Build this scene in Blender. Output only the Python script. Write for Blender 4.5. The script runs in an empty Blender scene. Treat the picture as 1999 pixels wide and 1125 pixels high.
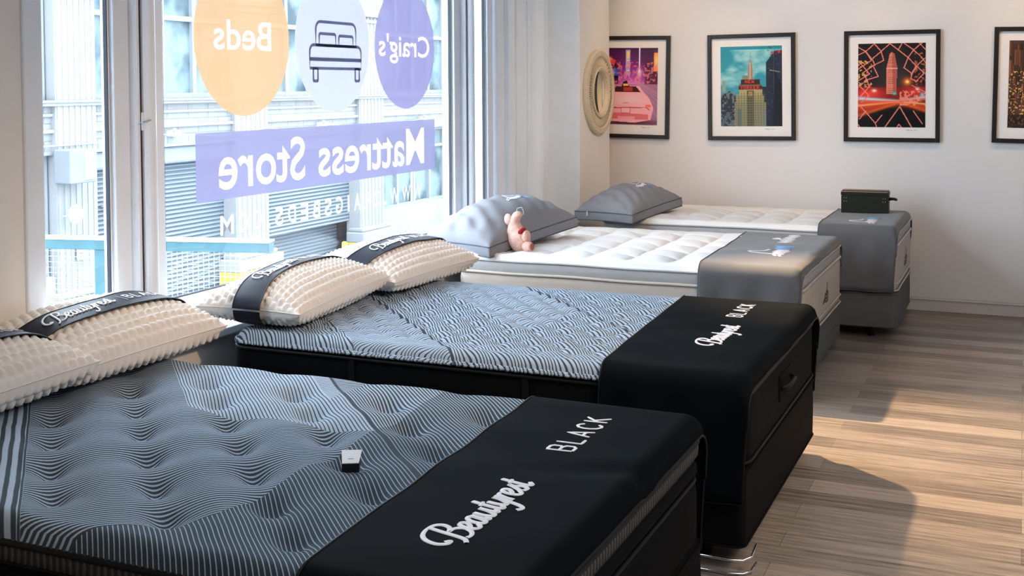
import bpy, bmesh, math, random
import numpy as np
from mathutils import Vector, Matrix, Euler
random.seed(7); rng = np.random.RandomState(7)
PI = math.pi
S = bpy.context.scene
COL = S.collection
# ------------------------------------------------------------------ camera, world, lights, exposure
F_PX, PY, YAW, PITCH, ROLL = 2262.0, 249.6, 23.81, 2.07, -0.33
def camera():
    y, p, r = (math.radians(a) for a in (YAW, PITCH, ROLL))
    f = Vector((-math.sin(y)*math.cos(p), math.cos(y)*math.cos(p), -math.sin(p)))
    rt = Vector((math.cos(y), math.sin(y), 0)); up = rt.cross(f)
    c, s = math.cos(r), math.sin(r)
    rt2, up2 = c*rt + s*up, -s*rt + c*up
    m = Matrix((rt2, up2, -f)).transposed().to_4x4(); m.translation = (3.2, 0, 1.6)
    cd = bpy.data.cameras.new('camera'); co = bpy.data.objects.new('camera', cd); COL.objects.link(co)
    co.matrix_world = m
    cd.sensor_width = 36; cd.lens = F_PX/1999*36; cd.shift_y = (PY-562.5)/1999
    cd.clip_start = .05; cd.clip_end = 300
    S.camera = co
camera()
S.view_settings.view_transform = 'Standard'; S.view_settings.look = 'None'
S.view_settings.gamma = 1.0; S.view_settings.use_curve_mapping = False
S.view_settings.exposure = 0.12
W = bpy.data.worlds.new('world'); S.world = W; W.use_nodes = True
bg = W.node_tree.nodes['Background']; bg.inputs[0].default_value = (.80, .90, 1.0, 1); bg.inputs[1].default_value = 13
def lamp(name, kind, loc, target, energy, color, **kw):
    d = bpy.data.lights.new(name, kind); d.energy = energy; d.color = color
    for k, v in kw.items(): setattr(d, k, v)
    o = bpy.data.objects.new(name, d); COL.objects.link(o); o.location = loc
    if target is not None:
        o.rotation_euler = (Vector(target)-Vector(loc)).to_track_quat('-Z', 'Y').to_euler()
    return o
lamp('daylight_sun', 'SUN', (0, 0, 20), (-14, 2, 0), .2, (1, .98, .95), angle=math.radians(40))
lamp('window_portal', 'AREA', (-.14, 5, 1.9), (5, 5, 1.9), 1, (1, 1, 1), shape='RECTANGLE', size=4.6, size_y=2.5).data.cycles.is_portal = True
WARM = (1.0, .66, .36)
lamp('ceiling_spot_bay', 'SPOT', (.62, 6.62, 3.1), (3.05, 5.2, 0), 1250, WARM, spot_size=math.radians(36), spot_blend=.9, shadow_soft_size=.05)
lamp('ceiling_spot_far', 'SPOT', (4.3, 7.6, 3.1), (3.35, 6.9, 0), 80, WARM, spot_size=math.radians(36), spot_blend=.8, shadow_soft_size=.05)
lamp('ceiling_spot_aisle', 'SPOT', (4.6, 5.0, 3.1), (3.3, 4.6, 0), 110, WARM, spot_size=math.radians(60), spot_blend=.8, shadow_soft_size=.05)
lamp('ceiling_spot_pillows', 'SPOT', (4.3, 2.6, 3.1), (.6, 4.3, .7), 300, (1, .62, .33), spot_size=math.radians(48), spot_blend=.9, shadow_soft_size=.06)
lamp('ceiling_spot_mattress', 'SPOT', (3.0, 5.0, 3.1), (.9, 8.0, .7), 130, WARM, spot_size=math.radians(50), spot_blend=.8, shadow_soft_size=.05)
for k, x in enumerate((.75, 1.75, 2.75, 3.6)):
    lamp('picture_spot', 'SPOT', (x, 7.5, 3.1), (x, 8.6, 1.75), 40, WARM, spot_size=math.radians(62), spot_blend=.9, shadow_soft_size=.04)
lamp('shop_ceiling_panel', 'AREA', (4.6, 2.0, 3.12), (4.6, 2.0, 0), 90, (1, .95, .91), shape='RECTANGLE', size=2.2, size_y=5)
lamp('pier_fill_spot', 'SPOT', (2.6, 6.2, 3.1), (.2, 7.9, 1.6), 70, (1, .80, .58), spot_size=math.radians(50), spot_blend=.9, shadow_soft_size=.08)  # unseen fill spot, added to brighten and warm the far pier
lamp('pier_spot', 'SPOT', (2.2, 1.2, 3.1), (.3, 1.6, 1.3), 40, WARM, spot_size=math.radians(70), spot_blend=.9, shadow_soft_size=.05)

# ------------------------------------------------------------------ node helpers
class V:
    def __init__(s, nt, sock): s.nt, s.s = nt, sock
    def _m(s, op, *a):
        n = s.nt.nodes.new('ShaderNodeMath'); n.operation = op
        for i, x in enumerate((s,)+a):
            if isinstance(x, V): s.nt.links.new(x.s, n.inputs[i])
            else: n.inputs[i].default_value = float(x)
        return V(s.nt, n.outputs[0])
    def __add__(s, o): return s._m('ADD', o)
    __radd__ = __add__
    def __sub__(s, o): return s._m('SUBTRACT', o)
    def __rsub__(s, o): return (s*-1)+o
    def __mul__(s, o): return s._m('MULTIPLY', o)
    __rmul__ = __mul__
    def __truediv__(s, o): return s._m('DIVIDE', o)
    def gt(s, o): return s._m('GREATER_THAN', o)
    def lt(s, o): return s._m('LESS_THAN', o)
    def fract(s): return s._m('FRACT')
    def abs(s): return s._m('ABSOLUTE')
    def sin(s): return s._m('SINE')
    def min(s, o): return s._m('MINIMUM', o)
    def max(s, o): return s._m('MAXIMUM', o)
    def mix(s, a, b):
        if not isinstance(a, V) and not isinstance(b, V): return s*(b-a)+a
        d = (b-a) if isinstance(b, V) else (a*-1+b)
        return s*d + a
    def smooth(s, a, b):
        n = s.nt.nodes.new('ShaderNodeMapRange'); n.interpolation_type = 'SMOOTHSTEP'
        s.nt.links.new(s.s, n.inputs[0])
        for i, x in ((1, a), (2, b)):
            if isinstance(x, V): s.nt.links.new(x.s, n.inputs[i])
            else: n.inputs[i].default_value = x
        return V(s.nt, n.outputs[0])
class M:
    def __init__(s, name):
        s.m = bpy.data.materials.new(name); s.m.use_nodes = True; s.nt = s.m.node_tree
        s.b = s.nt.nodes['Principled BSDF']; s.out = s.nt.nodes['Material Output']
    def xyz(s, kind='Object'):
        t = s.nt.nodes.new('ShaderNodeTexCoord'); p = s.nt.nodes.new('ShaderNodeSeparateXYZ')
        s.nt.links.new(t.outputs[kind], p.inputs[0]); s.co = t.outputs[kind]
        return [V(s.nt, p.outputs[i]) for i in range(3)]
    def noise(s, scale, detail=3, vec=None, rough=.5, stretch=None):
        n = s.nt.nodes.new('ShaderNodeTexNoise'); n.inputs['Scale'].default_value = scale
        n.inputs['Detail'].default_value = detail; n.inputs['Roughness'].default_value = rough
        if not hasattr(s, 'co'): s.xyz()
        v = s.co
        if stretch:
            mp = s.nt.nodes.new('ShaderNodeMapping'); mp.inputs['Scale'].default_value = stretch
            s.nt.links.new(v, mp.inputs[0]); v = mp.outputs[0]
        s.nt.links.new(v, n.inputs['Vector']); return V(s.nt, n.outputs['Fac'])
    def mixc(s, f, a, b):
        n = s.nt.nodes.new('ShaderNodeMix'); n.data_type = 'RGBA'
        if isinstance(f, V): s.nt.links.new(f.s, n.inputs[0])
        else: n.inputs[0].default_value = f
        for i, c in ((6, a), (7, b)):
            if isinstance(c, (tuple, list)): n.inputs[i].default_value = tuple(c[:3])+(1,)
            else: s.nt.links.new(c, n.inputs[i])
        return n.outputs[2]
    def color(s, c):
        if isinstance(c, (tuple, list)): s.b.inputs['Base Color'].default_value = tuple(c[:3])+(1,)
        else: s.nt.links.new(c, s.b.inputs['Base Color'])
        return s
    def set(s, **k):
        for a, v in k.items():
            i = s.b.inputs[a.replace('_', ' ')]
            if isinstance(v, V): s.nt.links.new(v.s, i)
            else: i.default_value = v
        return s
    def bump(s, h, strength=.3, dist=.01):
        n = s.nt.nodes.new('ShaderNodeBump'); n.inputs['Strength'].default_value = strength; n.inputs['Distance'].default_value = dist
        s.nt.links.new(h.s, n.inputs['Height']); s.nt.links.new(n.outputs[0], s.b.inputs['Normal']); return s
def simple(name, c, rough=.6, var=.08, scale=30, bump=0, metal=0, spec=.3, dist=.003):
    m = M(name); n = m.noise(scale)
    m.color(m.mixc(n, tuple(x*(1-var) for x in c), tuple(min(1, x*(1+var)) for x in c)))
    m.set(Roughness=rough, Metallic=metal); m.b.inputs['Specular IOR Level'].default_value = spec
    if bump: m.bump(n, bump, dist)
    return m.m
# ------------------------------------------------------------------ mesh helpers
def link(name, me, mat, parent=None):
    o = bpy.data.objects.new(name, me); COL.objects.link(o)
    if mat:
        for mm in (mat if isinstance(mat, (list, tuple)) else [mat]): me.materials.append(mm)
    if parent: o.parent = parent
    return o
def mesh(name, vs, fs, mat, parent=None, smooth=False):
    me = bpy.data.meshes.new(name); me.from_pydata([tuple(v) for v in vs], [], fs); me.update()
    if smooth: me.polygons.foreach_set('use_smooth', [True]*len(me.polygons))
    return link(name, me, mat, parent)
def tag(o, label=None, cat=None, group=None, kind=None):
    if label: o['label'] = label
    if cat: o['category'] = cat
    if group: o['group'] = group
    if kind: o['kind'] = kind
    return o
def empty(name, loc, label=None, cat=None, group=None, rot=(0, 0, 0)):
    o = bpy.data.objects.new(name, None); COL.objects.link(o); o.location = loc; o.rotation_euler = rot
    return tag(o, label, cat, group)
class MB:
    def __init__(s): s.v, s.f = [], []
    def box(s, x0, x1, y0, y1, z0, z1):
        n = len(s.v)
        s.v += [(x, y, z) for x in (x0, x1) for y in (y0, y1) for z in (z0, z1)]
        s.f += [tuple(n+i for i in q) for q in ((0, 1, 3, 2), (4, 6, 7, 5), (0, 4, 5, 1), (2, 3, 7, 6), (0, 2, 6, 4), (1, 5, 7, 3))]
        return s
    def tube(s, pts, r, n=8, closed=False, caps=True):
        pts = [Vector(p) for p in pts]; k = len(pts); b0 = len(s.v); up = Vector((0, 0, 1)); prev = None
        for i, p in enumerate(pts):
            a = pts[(i-1) % k] if closed or i > 0 else p; c = pts[(i+1) % k] if closed or i < k-1 else p
            t = (c-a).normalized()
            if prev is None:
                ref = up if abs(t.z) < .9 else Vector((1, 0, 0)); nrm = t.cross(ref).normalized()
            else: nrm = (prev - t*prev.dot(t)).normalized()
            prev = nrm; bn = t.cross(nrm); rr = r[i] if isinstance(r, (list, tuple)) else r
            for j in range(n):
                an = 2*PI*j/n; s.v.append(tuple(p + nrm*math.cos(an)*rr + bn*math.sin(an)*rr))
        for i in range(k if closed else k-1):
            for j in range(n):
                a, b = b0+i*n+j, b0+i*n+(j+1) % n; c, d = b0+((i+1) % k)*n+(j+1) % n, b0+((i+1) % k)*n+j
                s.f.append((a, b, c, d))
        if caps and not closed:
            s.f.append(tuple(b0+j for j in range(n))[::-1]); s.f.append(tuple(b0+(k-1)*n+j for j in range(n)))
        return s
    def ellipsoid(s, c, r, rot=None, nu=20, nv=12, fn=None):
        b = len(s.v); R = rot or Matrix.Identity(3)
        for i in range(nv+1):
            th = PI*i/nv
            for j in range(nu):
                ph = 2*PI*j/nu; p = Vector((math.sin(th)*math.cos(ph), math.sin(th)*math.sin(ph), math.cos(th)))
                k = fn(p) if fn else 1
                s.v.append(tuple(Vector(c)+R @ Vector((p.x*r[0]*k, p.y*r[1]*k, p.z*r[2]*k))))
        for i in range(nv):
            for j in range(nu):
                s.f.append((b+i*nu+j, b+(i+1)*nu+j, b+(i+1)*nu+(j+1) % nu, b+i*nu+(j+1) % nu))
        return s
    def grid(s, P):
        b = len(s.v); n, m = len(P), len(P[0])
        for r in P: s.v += [tuple(p) for p in r]
        for i in range(n-1):
            for j in range(m-1):
                s.f.append((b+i*m+j, b+(i+1)*m+j, b+(i+1)*m+j+1, b+i*m+j+1))
        return s
    def build(s, name, mat, parent=None, smooth=False, bevel=0, seg=2):
        o = mesh(name, s.v, s.f, mat, parent, smooth)
        if bevel:
            b = o.modifiers.new('bevel', 'BEVEL'); b.width = bevel; b.segments = seg; b.limit_method = 'ANGLE'; b.angle_limit = math.radians(40)
        return o
def rr_loop(L, Wd, r, off=0, n=7, step=None):
    """rounded rectangle loop from (0,0) to (L,Wd), grown outwards by off"""
    pts = []; r2 = max(.002, r+off)
    for cx, cy, a0 in ((L-r, r, -90), (L-r, Wd-r, 0), (r, Wd-r, 90), (r, r, 180)):
        for k in range(n+1):
            a = math.radians(a0+90*k/n); pts.append((cx+r2*math.cos(a), cy+r2*math.sin(a)))
    if step:
        out = []
        for i, p in enumerate(pts):
            q = pts[(i+1) % len(pts)]; d = math.dist(p, q); m = max(1, int(d/step))
            for t in range(m): out.append((p[0]+(q[0]-p[0])*t/m, p[1]+(q[1]-p[1])*t/m))
        pts = out
    return pts
def loft_rr(L, Wd, r, prof, cap=True, step=None, wav=None):
    mb = MB(); loops = [rr_loop(L, Wd, r, o, step=step) for o, z in prof]; n = len(loops[0])
    for (o, z), lp in zip(prof, loops):
        for i, (x, y) in enumerate(lp):
            dz = wav(x, y, z) if wav else 0
            mb.v.append((x, y, z+dz))
    for k in range(len(prof)-1):
        for i in range(n):
            mb.f.append((k*n+i, k*n+(i+1) % n, (k+1)*n+(i+1) % n, (k+1)*n+i))
    if cap: mb.f.append(tuple(range(n))[::-1]); mb.f.append(tuple((len(prof)-1)*n+i for i in range(n)))
    return mb

# ------------------------------------------------------------------ lettering
def catmull(pts, n=7):
    P = [pts[0]]+list(pts)+[pts[-1]]; out = []
    for i in range(1, len(P)-2):
        for k in range(n):
            t = k/n; a, b, c, d = P[i-1], P[i], P[i+1], P[i+2]
            out.append(tuple(.5*((2*b[q])+(-a[q]+c[q])*t+(2*a[q]-5*b[q]+4*c[q]-d[q])*t*t+(-a[q]+3*b[q]-3*c[q]+d[q])*t**3) for q in (0, 1)))
    out.append(tuple(pts[-1])); return out
SCRIPT = {
 'B': ([[(.62, 1.95), (.5, 1.2), (.42, .5), (.3, .0), (.02, -.22)],
        [(-.42, .62), (-.2, .45), (-.48, .42), (-.78, .8), (-.7, 1.35), (-.3, 1.78), (.35, 1.98), (.95, 1.92), (1.22, 1.6), (1.1, 1.2), (.72, 1.02), (1.15, .95), (1.38, .58), (1.2, .15), (.8, -.05), (.5, .02)]], 1.42),
 'e': ([[(-.06, .3), (.3, .48), (.52, .75), (.42, 1.0), (.2, .95), (.06, .6), (.12, .15), (.36, .0), (.7, .28)]], .68),
 'a': ([[(.6, .85), (.38, 1.02), (.1, .7), (.08, .2), (.28, .02), (.5, .3), (.64, .98), (.6, .4), (.68, .03), (.95, .28)]], .9),
 'u': ([[(.08, 1.0), (.04, .45), (.16, .05), (.38, .08), (.58, .5), (.66, 1.0), (.62, .4), (.7, .03), (.95, .28)]], .9),
 't': ([[(.3, 1.65), (.2, .9), (.18, .25), (.34, .0), (.6, .25)], [(-.05, 1.08), (.5, 1.16)]], .55),
 'y': ([[(.06, 1.0), (.04, .45), (.18, .08), (.4, .15), (.62, .6), (.68, 1.0), (.6, .3), (.42, -.5), (.16, -.78), (-.14, -.6)]], .8),
 'r': ([[(.04, 1.02), (.1, .5), (.08, .0)], [(.1, .4), (.3, .9), (.58, .95)]], .6),
 's': ([[(.0, .2), (.3, .75), (.42, 1.02), (.36, .7), (.56, .3), (.38, .0), (.04, .1)]], .62)}
def script_strokes(word='Beautyrest'):
    out = []; x = .8
    for ch in word:
        st, adv = SCRIPT[ch]
        for p in st: out.append([(x+a+b*.14, b) for a, b in catmull(p)])
        x += adv
    return out, x
def sans_strokes(word, gap=.5):
    G = {'B': [[(0, 0), (0, 1), (.38, 1), (.5, .9), (.5, .62), (.38, .53), (0, .53)], [(.38, .53), (.56, .42), (.56, .12), (.42, 0), (0, 0)]],
         'L': [[(0, 1), (0, 0), (.5, 0)]], 'A': [[(0, 0), (.32, 1), (.64, 0)], [(.12, .33), (.52, .33)]],
         'C': [[(.6, .8), (.48, .96), (.3, 1), (.1, .88), (0, .62), (0, .38), (.1, .12), (.3, 0), (.48, .04), (.6, .2)]],
         'K': [[(0, 0), (0, 1)], [(.5, 1), (.04, .45)], [(.16, .6), (.52, 0)]], '|': [[(0, -.3), (0, 1.3)]], '.': [[(0, 1.0), (.05, 1.0)]]}
    out = []; x = 0
    for ch in word:
        w = max(p[0] for s_ in G[ch] for p in s_)
        for s_ in G[ch]:
            dense = []
            for a, b in zip(s_, s_[1:]):
                for t in range(5): dense.append((x+a[0]+(b[0]-a[0])*t/5, a[1]+(b[1]-a[1])*t/5))
            dense.append((x+s_[-1][0], s_[-1][1])); out.append(dense)
        x += w+gap
    return out, x-gap
def ribbons(strokes, width, fmap, name, mat, parent, contrast=0.0, thick=.0012):
    """strokes in letter units -> raised ribbon of stitching laid on a surface by fmap(u,v,offset)"""
    mb = MB()
    for st in strokes:
        n = len(st); b = len(mb.v)
        for i, p in enumerate(st):
            a = st[max(0, i-1)]; c = st[min(n-1, i+1)]; d = (c[0]-a[0], c[1]-a[1]); l = math.hypot(*d) or 1
            nx, ny = -d[1]/l, d[0]/l
            w = width*(1+contrast*(abs(d[1])/l-.5)); w *= .75 if i in (0, n-1) else 1
            for s_, off in ((-1, 0), (-.85, thick), (.85, thick), (1, 0)):
                mb.v.append(tuple(fmap(p[0]+nx*w*s_, p[1]+ny*w*s_, off)))
        for i in range(n-1):
            for j in range(3): q = b+i*4+j; mb.f.append((q, q+4, q+5, q+1))
    return mb.build(name, mat, parent, smooth=True)
def font_mesh(text, fmap, name, mat, parent, bold=0.0, depth=.0):
    cu = bpy.data.curves.new('t', 'FONT'); cu.body = text; cu.size = 1; cu.offset = bold; cu.fill_mode = 'FRONT' if depth == 0 else 'BOTH'
    cu.resolution_u = 4
    o = bpy.data.objects.new('t', cu); COL.objects.link(o)
    dg = bpy.context.evaluated_depsgraph_get(); me = bpy.data.meshes.new_from_object(o.evaluated_get(dg))
    bpy.data.objects.remove(o)
    xs = [v.co.x for v in me.vertices]; x0, x1 = min(xs), max(xs)
    for v in me.vertices: v.co = Vector(fmap((v.co.x-x0)/(x1-x0), v.co.y, v.co.z))
    me.name = name; return link(name, me, mat, parent)

# ------------------------------------------------------------------ materials
def stripe_mat(name, kind, L, Wd):
    m = M(name); x, y, z = m.xyz()
    if kind == 1: x = x-.07
    s = x+y; d = x-y
    if kind == 1:      # coordinates local to the bed: zones measured on the ticking
        s0, d0 = 3.68-2.28, -.56+1.48
        mx, my = 1.14, .90
        low = (x.gt(mx)+d.gt(d0)).min(1)*y.lt(my)             # stripes run head-far to foot-near
        upl = y.gt(my)*s.gt(s0)*x.lt(mx)
        rgt = s.gt(4.34-2.28); patch = y.gt(my)*s.gt(4.27-2.28)*x.lt(.85)
        dirB = (low+upl+rgt).min(1)*(patch*-1+1)
        # continuous mitre phase
        phA = d*-1; phB = s
        ph = dirB.mix(phA/.0190, phB/.0150)
        duty = dirB.mix(.34, .30) + low*.13 - upl*.10 + rgt*(low*-1+1)*.10 + patch*-.05
        band = s.lt(3.05-2.28)
        bph = s/.036
        ph = band.mix(ph, bph); duty = band.mix(duty, .27)
        edge = (s-(2.06)).abs().lt(.007).max((s-.765).abs().lt(.004))
    else:
        p = .62
        fx = ((s-.45)/1.05).fract(); zone = fx.gt(.52)
        tri = ((x-.10)/.88).fract()
        mit = (x-y*.15).gt(1.02)
        dirB = (zone+mit).min(1)*((x+y).gt(.25)) + (x+y).lt(.58)*1.0
        dirB = dirB.min(1)
        wv = ((x*(2*PI/.125)+y*20).sin()*.0075+((y-x*.3)*(2*PI/.16)).sin()*.003)
        ph = dirB.mix(d*-1, s)/.0170+wv*(1/.0170)
        duty = dirB.mix(.20, .24)
        edge = (fx-.52).abs().lt(.006)
    wob = m.noise(6, 2)*.35
    t = ((ph+wob).fract()-.5).abs()           # 0 centre of light rib .. .5 dark groove
    f = t.smooth(duty*-1+.5+.0 if isinstance(duty, V) else .5-duty, (duty*-1+.60) if isinstance(duty, V) else .6-duty)
    dark = f.max(edge)
    fine = m.noise(900, 1); big = m.noise(3, 2)
    light = m.mixc(fine, (.19, .28, .40), (.60, .72, .86)); dk = m.mixc(fine, (.020, .032, .045), (.07, .10, .13))
    m.color(m.mixc(dark, light, dk)); m.set(Roughness=.85); m.b.inputs['Specular IOR Level'].default_value = .15
    m.bump((dark*-1+1)*1.0+fine*.12, .55, .004)
    return m.m
MAT = {}
def mats():
    m = M('wall_paint'); n = m.noise(2.2, 4); m.color(m.mixc(n, (.70, .70, .72), (.75, .75, .76))).set(Roughness=.7); m.bump(m.noise(240, 3), .12, .002); MAT['wall'] = m.m
    MAT['pier'] = simple('pier_paint', (.80, .77, .73), .7, .03, 6)
    MAT['white'] = simple('white_gloss_paint', (.80, .86, .93), .35, .06, 9, .15, dist=.002)
    MAT['trim'] = simple('skirting_paint', (.62, .60, .60), .45, .04, 8)
    MAT['darkline'] = simple('putty_gap', (.04, .045, .055), .9)  # dark line colour for the glass edges and the mullion joint
    MAT['ceiling'] = simple('ceiling_paint', (.75, .75, .75), .9, .02)
    # floor
    m = M('wood_planks'); x, y, z = m.xyz()
    br = m.nt.nodes.new('ShaderNodeTexBrick'); m.nt.links.new(m.co, br.inputs['Vector'])
    br.inputs['Scale'].default_value = 1; br.inputs['Brick Width'].default_value = 1.22; br.inputs['Row Height'].default_value = .148
    br.inputs['Mortar Size'].default_value = .0012; br.inputs['Mortar Smooth'].default_value = .3; br.offset = .37
    br.inputs['Color1'].default_value = (0, 0, 0, 1); br.inputs['Color2'].default_value = (1, 1, 1, 1); br.inputs['Mortar'].default_value = (.5, .5, .5, 1)
    tone = m.nt.nodes.new('ShaderNodeSeparateColor'); m.nt.links.new(br.outputs['Color'], tone.inputs[0]); tone = V(m.nt, tone.outputs[0])
    g1 = m.noise(3.0, 6, stretch=(.55, 16, 1), rough=.7); g2 = m.noise(9, 4, stretch=(.4, 22, 1), rough=.6)
    g3 = m.noise(30, 3, stretch=(.25, 18, 1), rough=.6); k = (g1*.45+g2*.30+g3*.40+tone*.13).smooth(.42, .86)
    c = m.mixc(k, (.048, .037, .030), (.52, .44, .37)); mort = V(m.nt, br.outputs['Fac'])
    m.color(m.mixc(mort*.6, c, (.04, .03, .025))); m.set(Roughness=(g2*.2+.32)); m.b.inputs['Specular IOR Level'].default_value = .45
    m.bump(g2*.4-mort, .15, .002); MAT['floor'] = m.m
    MAT['tick1'] = stripe_mat('ticking_tufted', 1, 1.96, 1.38)
    MAT['tick2'] = stripe_mat('ticking_wavy', 2, 1.96, 1.38)
    MAT['black'] = simple('black_velvet', (.0025, .0035, .005), .8, .3, 60, .25, spec=.08)
    MAT['runner'] = simple('black_cotton', (.0018, .0042, .0062), .85, .35, 7, .2, spec=.06)
    MAT['blackpipe'] = simple('black_satin', (.006, .008, .011), .5, .2, 60, spec=.15)
    m = M('ribbed_black'); x, y, z = m.xyz(); w = ((x+y)*330+m.noise(6, 2)*5).sin(); m.color(m.mixc(w.smooth(-.3, .8), (.016, .015, .015), (.085, .078, .072))).set(Roughness=.8); m.bump(w, .5, .004); MAT['rib'] = m.m
    MAT['base'] = simple('charcoal_upholstery', (.0035, .004, .0045), .85, .3, 200, .2, spec=.1)
    MAT['basegrey'] = simple('grey_upholstery', (.13, .13, .135), .85, .2, 300, .3, spec=.15)
    MAT['foot'] = simple('black_plastic', (.01, .01, .011), .4)
    m = M('knit_white'); n = m.noise(260, 3); m.color(m.mixc(n, (.74, .71, .67), (.86, .84, .81))).set(Roughness=.9); m.bump(n, .35, .002); MAT['bobble'] = m.m
    m = M('white_ticking'); n = m.noise(14, 5); m.color(m.mixc(n, (.84, .83, .82), (.92, .91, .90))).set(Roughness=.75); m.bump(m.noise(420, 2)+m.noise(18, 4)*.9, .25, .005); MAT['tickwhite'] = m.m
    m = M('cream_border'); n = m.noise(9, 4); m.color(m.mixc(n, (.50, .45, .40), (.58, .53, .47))).set(Roughness=.75); m.bump(m.noise(300, 2), .2, .002); MAT['cream'] = m.m
    MAT['creampipe'] = simple('cream_tape', (.62, .57, .50), .5, .06)
    MAT['greyborder'] = simple('pale_grey_border', (.45, .46, .47), .7, .08, 20)
    m = M('grey_cotton'); n = m.noise(5, 3); f = m.noise(500, 2); m.color(m.mixc(n, (.20, .205, .23), (.27, .275, .30))).set(Roughness=.8); m.bump(f, .25, .001); MAT['grey'] = m.m
    m = M('grey_velour'); n = m.noise(4, 4); m.color(m.mixc(n, (.085, .086, .092), (.135, .137, .145))).set(Roughness=.85); m.b.inputs['Sheen Weight'].default_value = .25; m.bump(m.noise(400, 2), .2, .001); MAT['greyrun'] = m.m
    MAT['darkgrey'] = simple('dark_grey_panel', (.10, .115, .15), .8, .1, 40)
    MAT['thread'] = simple('white_thread', (.82, .80, .86), .5, .05, 300)
    MAT['bluethread'] = simple('blue_thread', (.22, .42, .72), .5, .1, 300)
    MAT['brownthread'] = simple('dark_brown_thread', (.06, .045, .035), .6)
    MAT['navy'] = simple('navy_satin', (.006, .009, .022), .5, .2, 30, .1, spec=.18)
    MAT['frame'] = simple('black_frame_wood', (.018, .015, .014), .35, .2, 60)
    MAT['mat'] = simple('white_mount_board', (.82, .81, .82), .85, .02)
    MAT['ink'] = simple('pencil_ink', (.15, .15, .17), .8)
    MAT['beige'] = simple('distressed_cream_wood', (.62, .52, .38), .55, .12, 40, .2)
    m = M('mirror_silver'); m.color((.85, .85, .85)).set(Roughness=.03, Metallic=1.0); MAT['mirror'] = m.m
    MAT['trunk'] = simple('dark_green_leather', (.012, .015, .010), .5, .3, 50, .2)
    MAT['trunkwood'] = simple('pale_wood_slat', (.33, .22, .16), .6, .2, 60)
    MAT['brass'] = simple('aged_brass', (.55, .45, .30), .35, .1, 60, metal=1)
    MAT['chrome'] = simple('chrome', (.75, .75, .76), .2, .05, 60, metal=1)
    m = M('pink_plush'); n = m.noise(130, 4); m.color(m.mixc(n, (.62, .34, .27), (.85, .58, .48))).set(Roughness=.95); m.bump(n, .8, .006); MAT['plush'] = m.m
    MAT['plushdark'] = simple('pad_plush', (.36, .12, .09), .9, .2, 80)
    MAT['red'] = simple('red_felt', (.45, .02, .04), .8)
    MAT['label'] = simple('white_card', (.80, .81, .84), .5, .02)
    # glass
    m = M('window_glass'); nt = m.nt; tr = nt.nodes.new('ShaderNodeBsdfTransparent'); tr.inputs[0].default_value = (.96, .985, 1, 1)
    gl = nt.nodes.new('ShaderNodeBsdfGlossy'); gl.inputs['Roughness'].default_value = .02
    lw = nt.nodes.new('ShaderNodeLayerWeight'); lw.inputs[0].default_value = .5; fr = ((V(nt, lw.outputs['Facing'])._m('POWER', 4))*.25+.02); mx = nt.nodes.new('ShaderNodeMixShader')
    nt.links.new(fr.s, mx.inputs[0]); nt.links.new(tr.outputs[0], mx.inputs[1]); nt.links.new(gl.outputs[0], mx.inputs[2]); nt.links.new(mx.outputs[0], m.out.inputs[0]); MAT['glass'] = m.m
    def vinyl(name, c, T, alpha, diff=.35):
        m = M(name); nt = m.nt; nt.nodes.remove(m.b)
        d = nt.nodes.new('ShaderNodeBsdfDiffuse'); d.inputs[0].default_value = c+(1,)
        t = nt.nodes.new('ShaderNodeBsdfTranslucent'); t.inputs[0].default_value = T+(1,)
        p = nt.nodes.new('ShaderNodeBsdfTransparent')
        a = nt.nodes.new('ShaderNodeMixShader'); a.inputs[0].default_value = 1-diff; nt.links.new(d.outputs[0], a.inputs[1]); nt.links.new(t.outputs[0], a.inputs[2])
        b = nt.nodes.new('ShaderNodeMixShader'); b.inputs[0].default_value = alpha; nt.links.new(p.outputs[0], b.inputs[1]); nt.links.new(a.outputs[0], b.inputs[2])
        nt.links.new(b.outputs[0], m.out.inputs[0]); return m.m
    MAT['vorange'] = vinyl('orange_vinyl', (.80, .56, .27), (.24, .14, .073), .93); MAT['vpale'] = vinyl('pale_blue_vinyl', (.62, .72, .86), (.42, .40, .41), .88)
    MAT['vpurple'] = vinyl('periwinkle_vinyl', (.36, .40, .74), (.108, .088, .148), .93); MAT['vbar'] = vinyl('periwinkle_vinyl_bar', (.36, .42, .78), (.104, .092, .14), .93)
    MAT['vwhite'] = vinyl('white_vinyl', (.80, .82, .88), (.26, .215, .19), .97); MAT['vletter'] = vinyl('frosted_vinyl', (.62, .68, .76), (.30, .265, .245), .80)
    MAT['vline'] = vinyl('blue_vinyl_line', (.26, .31, .62), (.12, .125, .20), .95)
    # exterior
    m = M('glazed_white_brick'); x, y, z = m.xyz()
    cb = m.nt.nodes.new('ShaderNodeCombineXYZ'); m.nt.links.new(y.s, cb.inputs[0]); m.nt.links.new(z.s, cb.inputs[1])
    br = m.nt.nodes.new('ShaderNodeTexBrick'); m.nt.links.new(cb.outputs[0], br.inputs['Vector']); br.inputs['Scale'].default_value = 1
    br.inputs['Brick Width'].default_value = .62; br.inputs['Row Height'].default_value = .30; br.inputs['Mortar Size'].default_value = .012
    br.inputs['Color1'].default_value = (.24, .25, .26, 1); br.inputs['Color2'].default_value = (.28, .285, .29, 1); br.inputs['Mortar'].default_value = (.16, .175, .19, 1)
    st = m.noise(1.4, 5, stretch=(1, 2.5, .5)); m.color(m.mixc(st.smooth(.55, .8)*.35, br.outputs['Color'], (.15, .17, .19))); m.set(Roughness=.5); MAT['facade'] = m.m
    MAT['stone'] = simple('white_terracotta', (.28, .285, .29), .5, .06, 3)
    MAT['yellow'] = simple('yellow_paint', (.50, .40, .06), .6, .08, 5)
    MAT['steelframe'] = simple('pale_window_steel', (.25, .28, .30), .5, .06, 5)
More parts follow.
